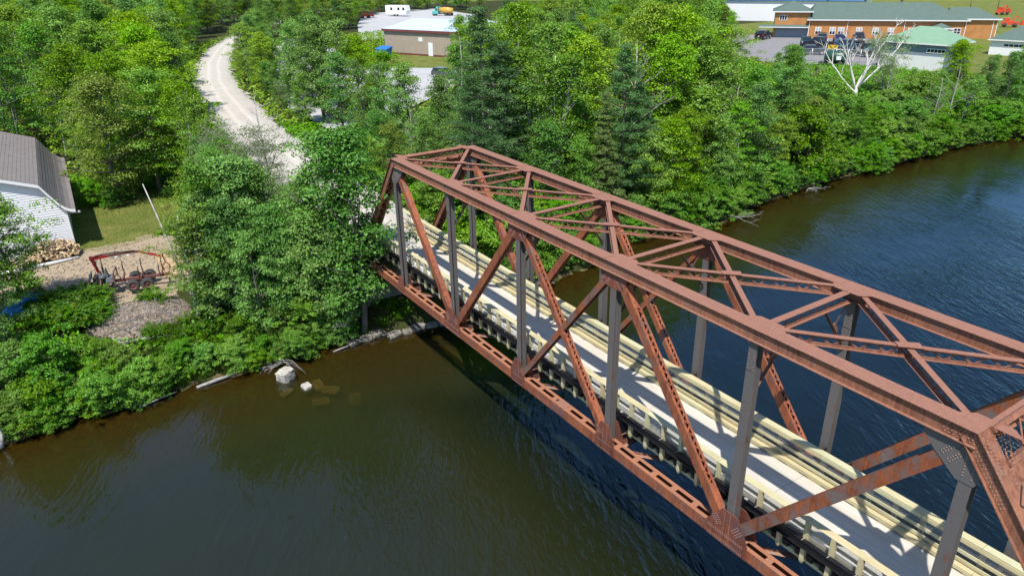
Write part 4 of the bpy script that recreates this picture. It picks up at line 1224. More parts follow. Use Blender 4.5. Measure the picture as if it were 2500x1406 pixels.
# two storey block at the left end
tb = empty('stair_block', (0, 0, 0)); tb.parent = ob
bpart('wall', M['orange'], tb, lambda b: b.box(-8.4, -0.02, 0.6, 13, -0.5, 6.35))
bpart('lower_wall', M['bluegrey'], tb, lambda b: b.box(-8.0, -0.03, 0.52, 0.598, 0, 2.75))
bpart('roof', M['groof'], tb, lambda b: frustum_roof(b, -8.4, -0.02, 0.6, 13, 6.4, 8.8, -4.2, -4.2+0.01, 6.8, ov=0.7))
bpart('fascia', M['trim'], tb, lambda b: b.box(-9.12, 0.7, -0.16, -0.11, 6.25, 6.48))
bpart('porch_roof', M['groof'], tb, lambda b: b.add([(-12.2, -1.2, 2.75), (-0.1, -1.2, 2.75), (-0.1, 0.5, 3.25), (-12.2, 0.5, 3.25), (-12.2, 0.5, 2.7), (-0.1, 0.5, 2.7)], [(0, 1, 2, 3), (0, 4, 5, 1), (1, 5, 2), (0, 3, 4), (3, 2, 5, 4)]))
bpart('porch_fascia', M['trim'], tb, lambda b: b.box(-12.2, -0.1, -1.25, -1.2, 2.62, 2.8))
window(tb, -7.4, 4.3, 1.9, 1.3, 0.6, 3, 1, False)
# right wing
wg = empty('right_wing', (0, 0, 0)); wg.parent = ob
bpart('wall', M['orange'], wg, lambda b: b.box(35.5, 43.6, 6.0, 15.8, -0.5, 4.4))
bpart('roof', M['groof'], wg, lambda b: frustum_roof(b, 33.0, 43.6, 6.0, 15.8, 4.5, 7.0, 33.5, 39.5, 10.9, ov=0.6))
bpart('fascia', M['trim'], wg, lambda b: (b.box(36.2, 44.22, 5.34, 5.395, 4.32, 4.6), b.box(44.2, 44.25, 5.34, 16.4, 4.32, 4.6)))
for x in (42.6, 43.45): bpart('downpipe', M['trim'], wg, lambda b: b.box(x, x+0.14, 5.84, 5.98, 0, 4.35))

def garage(name, label, x, y, rz, w, d, hz, rz_, roofm, lower=True):
    g_ = empty(name, (x, y, GZ), rz); tag(g_, label, 'garage')
    bpart('wall', M['bluegrey'] if lower else M['trim'], g_, lambda b: b.box(0, w, 0, d, -0.6, hz))
    if lower: bpart('white_lower_wall', M['trim'], g_, lambda b: [b.box(xx, xx+0.28, -0.06, -0.004, -0.4, hz-2.1) for xx in np.arange(0.02, w-0.3, 0.3)], 'stuff')
    bpart('roof', roofm, g_, lambda b: frustum_roof(b, 0, w, 0, d, hz+0.02, rz_, min(d, w)*0.45, w-min(d, w)*0.45, d/2, ov=0.55))
    bpart('fascia', M['trim'], g_, lambda b: (b.box(-0.56, w+0.56, -0.61, -0.56, hz-0.14, hz+0.08), b.box(w+0.555, w+0.605, -0.6, d+0.5, hz-0.14, hz+0.08)))
    return g_
g1 = garage('garage', 'blue grey garage with pale green roof and a row of small windows', -33.2, 117.2, rad(4), 11.6, 9.0, 4.65, 7.2, M['groof2'])
window(g1, 8.2, 3.15, 3.2, 0.75, 0.0, 5, 1, False)
g2_ = garage('garage', 'white garage with dark green roof at the right picture edge', -30.2, 152.0, rad(10), 16, 11, 2.9, 6.2, M['groof'], False)
window(g2_, 2.4, 1.55, 4.6, 0.7, 0.0, 5, 1, False)
wb = empty('white_warehouse', (-135, 186, GZ), rad(27)); tag(wb, 'big white warehouse with pale blue roof behind the orange building', 'warehouse')
bpart('wall', M['trim'], wb, lambda b: b.box(0, 46, 0, 24, -0.5, 6.6))
bpart('roof', M['blueroof'], wb, lambda b: b.add([(-0.4, -0.5, 6.65), (46.4, -0.5, 6.65), (46.4, 24.5, 6.65), (-0.4, 24.5, 6.65), (-0.4, 12, 9.0), (46.4, 12, 9.0)], [(0, 1, 5, 4), (2, 3, 4, 5), (0, 4, 3), (1, 2, 5), (0, 3, 2, 1)]))
bpart('trim', M['bluetrim'], wb, lambda b: b.box(-0.45, 46.45, -0.56, -0.51, 6.3, 6.75))
sh = empty('metal_shed', (-117.6, 55.0, GZ), math.atan2(6.2, 14.9)); tag(sh, 'tan metal shed with maroon eave and pale roof behind the trees', 'shed')
bpart('wall', M['tan'], sh, lambda b: b.box(0, 26, 0, 22, -0.5, 5.3))
bpart('ribs', M['tan'], sh, lambda b: [b.box(x, x+0.10, -0.05, -0.002, 0, 5.1) for x in np.arange(0.1, 25.9, 0.6)], 'stuff')
bpart('roof', M['blueroof'], sh, lambda b: b.add([(-0.3, -0.4, 5.4), (26.3, -0.4, 5.4), (26.3, 22.4, 5.4), (-0.3, 22.4, 5.4), (-0.3, 11, 7.0), (26.3, 11, 7.0)], [(0, 1, 5, 4), (2, 3, 4, 5), (0, 4, 3), (1, 2, 5), (0, 3, 2, 1)]))
bpart('eave_trim', M['maroon'], sh, lambda b: b.box(-0.35, 26.35, -0.46, -0.405, 4.95, 5.45))
bpart('base_trim', M['maroon'], sh, lambda b: b.box(0, 26, -0.07, -0.052, 0, 0.35))
bpart('door', M['trim'], sh, lambda b: b.box(13.2, 14.5, -0.10, -0.055, 0.05, 2.9))
bpart('vent', M['trim'], sh, lambda b: b.box(10.4, 11.6, -0.10, -0.055, 3.0, 3.9))

# vehicles --------------------------------------------------------------
PAINT = {}
def paint(col, nm):
    if nm not in PAINT:
        t = NT('car_paint_'+nm); t.b.inputs['Base Color'].default_value = (*col, 1); t.rough(0.25); t.b.inputs['Coat Weight'].default_value = 0.5
        n = t.noise(t.coord(), 3.0, 3); t.col(t.ramp(n, [(0.3, [c*0.9 for c in col]), (0.7, col)]))
        PAINT[nm] = t.mat
    return PAINT[nm]
M['lamp'] = simple('lamp_lens', (0.7, 0.7, 0.68), 0.15); M['tail'] = simple('tail_lens', (0.4, 0.02, 0.02), 0.2)
def car(x, y, heading, col, style, label, group=None, z=0.48):
    c = empty({'suv': 'parked_car', 'sedan': 'parked_car', 'pickup': 'pickup_truck'}[style], (x, y, z), heading)
    tag(c, label, 'pickup' if style == 'pickup' else 'car', group)
    pm_ = paint(*col); W = 0.92
    if style == 'sedan': ln, hood, belt, roof, cab = 2.3, 0.88, 0.95, 1.45, ((-1.75, -1.05), (0.35, 1.15))
    elif style == 'suv': ln, hood, belt, roof, cab = 2.3, 1.02, 1.08, 1.70, ((-2.1, -1.8), (0.45, 1.15))
    else: ln, hood, belt, roof, cab = 2.8, 1.12, 1.18, 1.85, ((-0.75, -0.55), (0.75, 1.35))
    b = MB()
    side = [(-ln, 0.42), (-ln*0.98, belt*0.93), (cab[0][0], belt), (cab[1][1], belt), (ln*0.93, hood*0.92), (ln, 0.62), (ln, 0.32), (-ln*0.97, 0.32)]
    n_ = len(side); ins = [0.06, 0.05, 0.02, 0.02, 0.07, 0.10, 0.08, 0.05]
    vs = [(px, -W+i_, pz) for (px, pz), i_ in zip(side, ins)]+[(px, W-i_, pz) for (px, pz), i_ in zip(side, ins)]
    b.add(vs, [list(range(n_)), list(range(2*n_-1, n_-1, -1))]+[(i+n_, (i+1) % n_+n_, (i+1) % n_, i) for i in range(n_)])
    b.build('body', pm_, c)
    (r0, f0), (f1, fr) = (cab[0][0], cab[0][1]), (cab[1][0], cab[1][1])
    k = MB(); wi = 0.20
    k.hexa([(r0, -W+0.03, belt), (fr, -W+0.05, belt-0.02), (fr, W-0.05, belt-0.02), (r0, W-0.03, belt), (f0, -W+wi, roof), (f1, -W+wi, roof), (f1, W-wi, roof), (f0, W-wi, roof)])
    k.build('cabin', pm_, c)
    def quad(nm, p):
        q = MB(); q.add(p, [(0, 1, 2, 3)]); q.build(nm, M['glass'], c)
    t0, t1 = 0.10, 0.88
    def lerp(a, b_, t): return tuple(a[i]+(b_[i]-a[i])*t for i in range(3))
    def pane(nm, a, b_, c_, d_, n__):
        off = Vector(n__)*0.012
        p = [lerp(lerp(a, d_, t0), lerp(b_, c_, t0), 0.07), lerp(lerp(a, d_, t0), lerp(b_, c_, t0), 0.93), lerp(lerp(a, d_, t1), lerp(b_, c_, t1), 0.93), lerp(lerp(a, d_, t1), lerp(b_, c_, t1), 0.07)]
        quad(nm, [tuple(Vector(q)+off) for q in p])
    pane('windscreen', (fr, -W+0.05, belt), (fr, W-0.05, belt), (f1, W-wi, roof), (f1, -W+wi, roof), (0.8, 0, 0.6))
    pane('rear_window', (r0, W-0.03, belt), (r0, -W+0.03, belt), (f0, -W+wi, roof), (f0, W-wi, roof), (-0.8, 0, 0.6))
    pane('side_window', (r0, -W+0.03, belt), (fr, -W+0.05, belt), (f1, -W+wi, roof), (f0, -W+wi, roof), (0, -0.95, 0.3))
    pane('side_window', (fr, W-0.05, belt), (r0, W-0.03, belt), (f0, W-wi, roof), (f1, W-wi, roof), (0, 0.95, 0.3))
    for wx_ in (-ln*0.62, ln*0.62):
        for sy in (-1, 1):
            w = MB(); w.lathe([(0.20, -0.10), (0.33, -0.10), (0.35, 0.0), (0.33, 0.10), (0.20, 0.10)], 16, (wx_, sy*0.83, 0.35), (0, sy, 0)); wo = w.build('wheel', M['rubber'], c)
            r_ = MB(); r_.lathe([(0.21, 0.10), (0.06, 0.07), (0.0, 0.09)], 10, (wx_, sy*0.83, 0.35), (0, sy, 0)); r_.build('rim', M['galv'], wo)
    for sy in (-1, 1):
        l_ = MB(); l_.box(ln*0.955, ln*0.995, sy*0.66-0.16, sy*0.66+0.16, 0.66, 0.80); l_.build('headlight', M['lamp'], c)
        l_ = MB(); l_.box(-ln*1.004, -ln*0.985, sy*0.72-0.10, sy*0.72+0.10, belt*0.66, belt*0.9); l_.build('tail_light', M['tail'], c)
    q = MB(); q.box(ln*0.97, ln*1.02, -0.75, 0.75, 0.36, 0.55); q.box(-ln*1.02, -ln*0.975, -0.75, 0.75, 0.36, 0.56); q.build('bumper', M['grease'], c)
    q = MB(); q.box(-ln*1.022, -ln*1.018, -0.16, 0.16, 0.62, 0.74); q.build('number_plate', M['white'], c)
    if style == 'pickup':
        bd = MB(); bd.box(-2.68, -0.95, -0.74, 0.74, 1.185, 1.20); bd.build('bed_liner', M['grease'], c)
    return c
toB = ANG+math.pi/2   # facing the building
gC = 'cars in front of the orange building'
def pcar(px, py, *a_):
    c_ = car(px, py, *a_); c_.scale = (1.32, 1.32, 1.32); return c_
pcar(-66.6, 147.2, toB, ((0.03, 0.024, 0.024), 'brown'), 'suv', 'dark brown sport utility car parked nearest the left of the orange wall', gC)
pcar(-63.3, 149.6, toB, ((0.012, 0.03, 0.16), 'blue'), 'sedan', 'bright blue car parked between the brown one and the black pickup', gC)
pcar(-60.0, 152.2, toB+math.pi, ((0.012, 0.012, 0.013), 'black'), 'pickup', 'big black pickup truck parked facing the river', gC)
pcar(-54.9, 157.6, toB, ((0.7, 0.7, 0.7), 'white'), 'sedan', 'white car parked against the orange building', gC)
pcar(-64.4, 138.4, toB+math.pi, ((0.02, 0.075, 0.08), 'teal'), 'sedan', 'dark teal car at the left end of the middle row', gC)
pcar(-58.6, 135.2, ANG+2.5, ((0.01, 0.014, 0.03), 'navy'), 'pickup', 'navy blue pickup in the middle row of the car park', gC)
pcar(-52.6, 136.6, ANG+0.2, ((0.015, 0.06, 0.10), 'petrol'), 'suv', 'petrol blue car in the middle row of the car park', gC)
pcar(-47.3, 139.8, ANG+0.3, ((0.012, 0.045, 0.06), 'deepteal'), 'pickup', 'deep teal pickup at the right of the middle row', gC)
pcar(-52.4, 124.0, ANG, ((0.06, 0.075, 0.09), 'slate'), 'sedan', 'slate grey car right behind the wire fence', gC)
pcar(-46.8, 126.6, ANG, ((0.012, 0.045, 0.035), 'green'), 'sedan', 'dark green car behind the wire fence', gC)
pcar(-41.2, 129.4, ANG, ((0.025, 0.028, 0.03), 'charcoal'), 'sedan', 'charcoal car behind the wire fence near the pale green roof', gC)
pcar(-80.6, 143.2, ANG+1.2, ((0.012, 0.012, 0.012), 'black'), 'suv', 'black car alone at the far left of the car park', gC)
car(-46.6, 17.6, rad(52), ((0.72, 0.72, 0.72), 'white'), 'pickup', 'white pickup on the gravel lot under a tall tree', None, 0.51)
car(-72.6, 46.0, rad(20), ((0.05, 0.06, 0.065), 'slate2'), 'suv', 'grey car at the grass edge of the gravel lot', None, 0.51)
M['yellow'] = simple('yellow_paint', (0.62, 0.45, 0.03), 0.5)
for k in range(8):
    q = MB(); q.box(-2.6, 2.6, -0.05, 0.05, 0, 0.004); o = q.build('parking_line', M['yellow']); p_ = Vector((-68.4, 146.0))+e2*(3.55*k); o.location = (p_.x, p_.y, 0.476); o.rotation_euler = (0, 0, toB); tag(o, kind='structure')
# fence with a chevron sign
fe = empty('wire_fence', (-47.5, 113.2, GZ), math.atan2(6.2, 9.6)); fe.scale = (1.1, 1.1, 1.15); tag(fe, 'silver wire fence in front of the parked cars', 'fence')
for k in range(7): bpart('post', M['galv'], fe, lambda b: b.tube([(k*2.0, 0, -0.3), (k*2.0, 0, 2.2)], 0.05, 6))
bpart('top_rail', M['galv'], fe, lambda b: b.tube([(0, 0, 2.15), (12, 0, 2.15)], 0.04, 6)); bpart('bottom_rail', M['galv'], fe, lambda b: b.tube([(0, 0, 0.15), (12, 0, 0.15)], 0.03, 6))
bpart('wire_mesh', M['galv'], fe, lambda b: [b.bar((x, 0.03, 0.15), (x+2.0, 0.03, 2.15), 0.012, 0.012) for x in np.arange(0, 10.0, 0.3)]+[b.bar((x, 0.04, 2.15), (x+2.0, 0.04, 0.15), 0.012, 0.012) for x in np.arange(0, 10.0, 0.3)], 'stuff')
sg = empty('chevron_sign', (-42.8, 116.6, GZ), math.atan2(6.2, 9.6)); sg.scale = (1.3, 1.3, 1.25); tag(sg, 'yellow sign with dark chevron bars above the wire fence', 'sign')
bpart('panel', M['yellow'], sg, lambda b: b.box(-0.7, 0.7, -0.12, -0.09, 2.0, 2.6)); bpart('post', M['galv'], sg, lambda b: b.box(-0.05, 0.05, -0.085, 0.0, 0, 2.5))
for sx in (-1, 1): bpart('chevron_bar', M['grease'], sg, lambda b: b.prism([(sx*0.55, -0.125, 2.55), (sx*0.40, -0.125, 2.55), (sx*0.02, -0.125, 2.05), (sx*0.17, -0.125, 2.05)], (0, -0.006, 0)))
tk = empty('fuel_tank', (-39.3, 112.6, GZ), rad(25)); tk.scale = (1.3, 1.3, 1.3); tag(tk, 'dark green cylindrical tank trailer by the fence', 'tank')
M['tankgreen'] = simple('dark_green_paint', (0.02, 0.07, 0.045), 0.4)
bpart('tank', M['tankgreen'], tk, lambda b: b.lathe([(0, -1.45), (0.7, -1.4), (0.85, -1.2), (0.85, 1.2), (0.7, 1.4), (0, 1.45)], 20, (0, 0, 1.25), (1, 0, 0)))
bpart('placard', M['white'], tk, lambda b: b.box(0.3, 0.95, -0.91, -0.86, 0.9, 1.45))
for xx in (-1.7, 0.9): bpart('wheel', M['rubber'], tk, lambda b: b.lathe([(0.0, -0.1), (0.33, -0.1), (0.35, 0), (0.33, 0.1), (0, 0.1)], 14, (xx, -0.85, 0.35), (0, -1, 0)))
bpart('frame', M['grease'], tk, lambda b: b.box(-2.2, 1.4, -0.6, 0.6, 0.32, 0.45))
# blue bin, white lorry, camper, teal lorry, machines
bn = empty('skip_bin', (-112.3, 52.3, GZ), rad(25)); tag(bn, 'bright blue refuse bin beside the metal shed', 'bin')
M['binblue'] = simple('blue_bin_paint', (0.02, 0.17, 0.60), 0.4)
bpart('body', M['binblue'], bn, lambda b: b.hexa([(-1.3, -0.9, 0.2), (1.3, -0.9, 0.2), (1.3, 0.9, 0.2), (-1.3, 0.9, 0.2), (-1.6, -1.1, 1.5), (1.6, -1.1, 1.5), (1.6, 1.1, 2.0), (-1.6, 1.1, 2.0)]))
bpart('lid', M['binblue'], bn, lambda b: b.hexa([(-1.65, -1.15, 1.51), (1.65, -1.15, 1.51), (1.65, 1.15, 2.01), (-1.65, 1.15, 2.01), (-1.65, -1.15, 1.6), (1.65, -1.15, 1.6), (1.65, 1.15, 2.1), (-1.65, 1.15, 2.1)]))
bpart('rib', M['binblue'], bn, lambda b: [b.bar((x, -1.0, 0.2), (x*1.15, -1.16, 1.5), 0.12, 0.08, (0, 1, 0)) for x in (-1.0, 0.0, 1.0)], 'stuff')
def lorry(nm, label, x, y, rz, cabc, boxc, boxl, z=0.5, tank=False):
    t_ = empty(nm, (x, y, z), rz); tag(t_, label, 'lorry')
    cp = paint(*cabc); bp2 = paint(*boxc)
    bpart('cab', cp, t_, lambda b: (b.prism([(0, -1.2, 0.7), (2.6, -1.2, 0.7), (2.7, -1.2, 1.7), (1.5, -1.2, 1.9), (1.0, -1.2, 2.9), (0.4, -1.2, 3.5), (0, -1.2, 3.5)], (0, 2.4, 0))))
    bpart('windscreen', M['glass'], t_, lambda b: b.add([(1.50, -1.0, 1.98), (1.50, 1.0, 1.98), (1.08, 0.95, 2.80), (1.08, -0.95, 2.80)], [(0, 1, 2, 3)]))
    for sy in (-1, 1): bpart('side_window', M['glass'], t_, lambda b: b.box(0.35, 1.05, sy*1.205-0.005, sy*1.205+0.005, 1.95, 2.7))
    bpart('bumper', M['galv'], t_, lambda b: b.box(2.65, 2.85, -1.15, 1.15, 0.45, 0.85)); bpart('chassis', M['grease'], t_, lambda b: b.box(-boxl, 2.4, -0.5, 0.5, 0.6, 0.9))
    if tank: bpart('load', bp2, t_, lambda b: b.lathe([(0, -boxl), (1.0, -boxl+0.2), (1.25, -boxl*0.6), (1.0, -0.4), (0, -0.2)], 16, (0, 0, 2.2), (1, 0, 0.05)))
    else: bpart('cargo_box', bp2, t_, lambda b: b.box(-boxl, -0.4, -1.25, 1.25, 0.95, 3.9))
    for wx_ in (1.9, -boxl*0.55, -boxl*0.85):
        for sy in (-1, 1): bpart('wheel', M['rubber'], t_, lambda b: b.lathe([(0, -0.15), (0.48, -0.15), (0.5, 0), (0.48, 0.15), (0, 0.15)], 14, (wx_, sy*1.05, 0.5), (0, sy, 0)))
    return t_
lorry('white_lorry', 'white lorry half hidden by trees right of the gravel road', -119.5, 33.0, rad(-35), ((0.75, 0.75, 0.75), 'white'), ((0.75, 0.75, 0.75), 'white'), 7.0)
lorry('teal_lorry', 'teal lorry with a yellow mixer drum on the far gravel yard', -226, 127.5, rad(215), ((0.12, 0.48, 0.46), 'turquoise'), ((0.62, 0.36, 0.05), 'amber'), 6.0, 0.5, True)
cv = empty('camper_trailer', (-236, 114, 0.5), rad(28)); tag(cv, 'white camper trailer on the far gravel yard', 'camper')
bpart('body', M['trim'], cv, lambda b: b.prism([(-5, -1.3, 0.9), (5, -1.3, 0.9), (5.4, -1.3, 2.2), (5, -1.3, 4.1), (-5, -1.3, 4.1)], (0, 2.6, 0)))
for x in (-2.5, 1.0, 3.4): bpart('window', M['glass'], cv, lambda b: b.box(x, x+1.0, -1.32, -1.305, 2.3, 3.3))
for x in (-0.7, 0.7): bpart('wheel', M['rubber'], cv, lambda b: b.lathe([(0, -0.1), (0.42, -0.1), (0.42, 0.1), (0, 0.1)], 12, (x, -1.15, 0.45), (0, -1, 0)))
sheet('far_gravel_yard', [(-150, 62), (-205, 84), (-262, 110), (-275, 150), (-215, 140), (-150, 110)], M['lot'], 0.49)
def machine(nm, label, x, y, rz, mat, z=0.4):
    t_ = empty(nm, (x, y, z), rz); tag(t_, label, 'machine')
    bpart('body', mat, t_, lambda b: (b.prism([(-2, -0.9, 0.6), (2.2, -0.9, 0.6), (2.4, -0.9, 1.3), (0.8, -0.9, 1.6), (-1.8, -0.9, 1.5)], (0, 1.8, 0)), b.box(-1.4, -0.1, -0.8, 0.8, 1.5, 2.4)))
    bpart('arm', mat, t_, lambda b: (b.bar((0.4, 0, 1.5), (1.6, 0, 3.0), 0.25, 0.3, (0, 1, 0)), b.bar((1.6, 0, 3.0), (3.0, 0, 1.6), 0.2, 0.25, (0, 1, 0)), b.prism([(2.7, -0.8, 0.5), (3.6, -0.8, 0.5), (3.3, -0.8, 1.7), (2.8, -0.8, 1.7)], (0, 1.6, 0))))
    for wx_ in (-1.2, 1.3):
        for sy in (-1, 1): bpart('wheel', M['rubber'], t_, lambda b: b.lathe([(0, -0.2), (0.55, -0.2), (0.55, 0.2), (0, 0.2)], 12, (wx_, sy*1.0, 0.55), (0, sy, 0)))
M['kred'] = simple('orange_red_paint', (0.62, 0.07, 0.025), 0.5)
machine('farm_machine', 'orange red machine standing beyond the right end of the orange building', -58.0, 222.0, rad(30), M['kred'])
machine('farm_machine', 'small orange red machine in front of the dark trees at the top right', -82.5, 271, rad(80), M['kred'])
machine('farm_machine', 'orange red machine showing through the treetops near the camper', -236, 100, rad(80), M['kred'])
for k, (x, y) in enumerate(((-102.4, 289.5), (-98.7, 303.0))):
    q = MB(); q.tube([(0, 0, -0.5), (0, 0, 11)], [0.17, 0.11], 8); q.bar((-1.1, 0, 10.2), (1.1, 0, 10.2), 0.1, 0.1); o = q.build('utility_pole', M['greywood']); o.location = (x, y, float(ground(x, y))); tag(o, ('wooden utility pole behind the orange building', 'wooden utility pole at the top right by the dark trees')[k], 'pole')
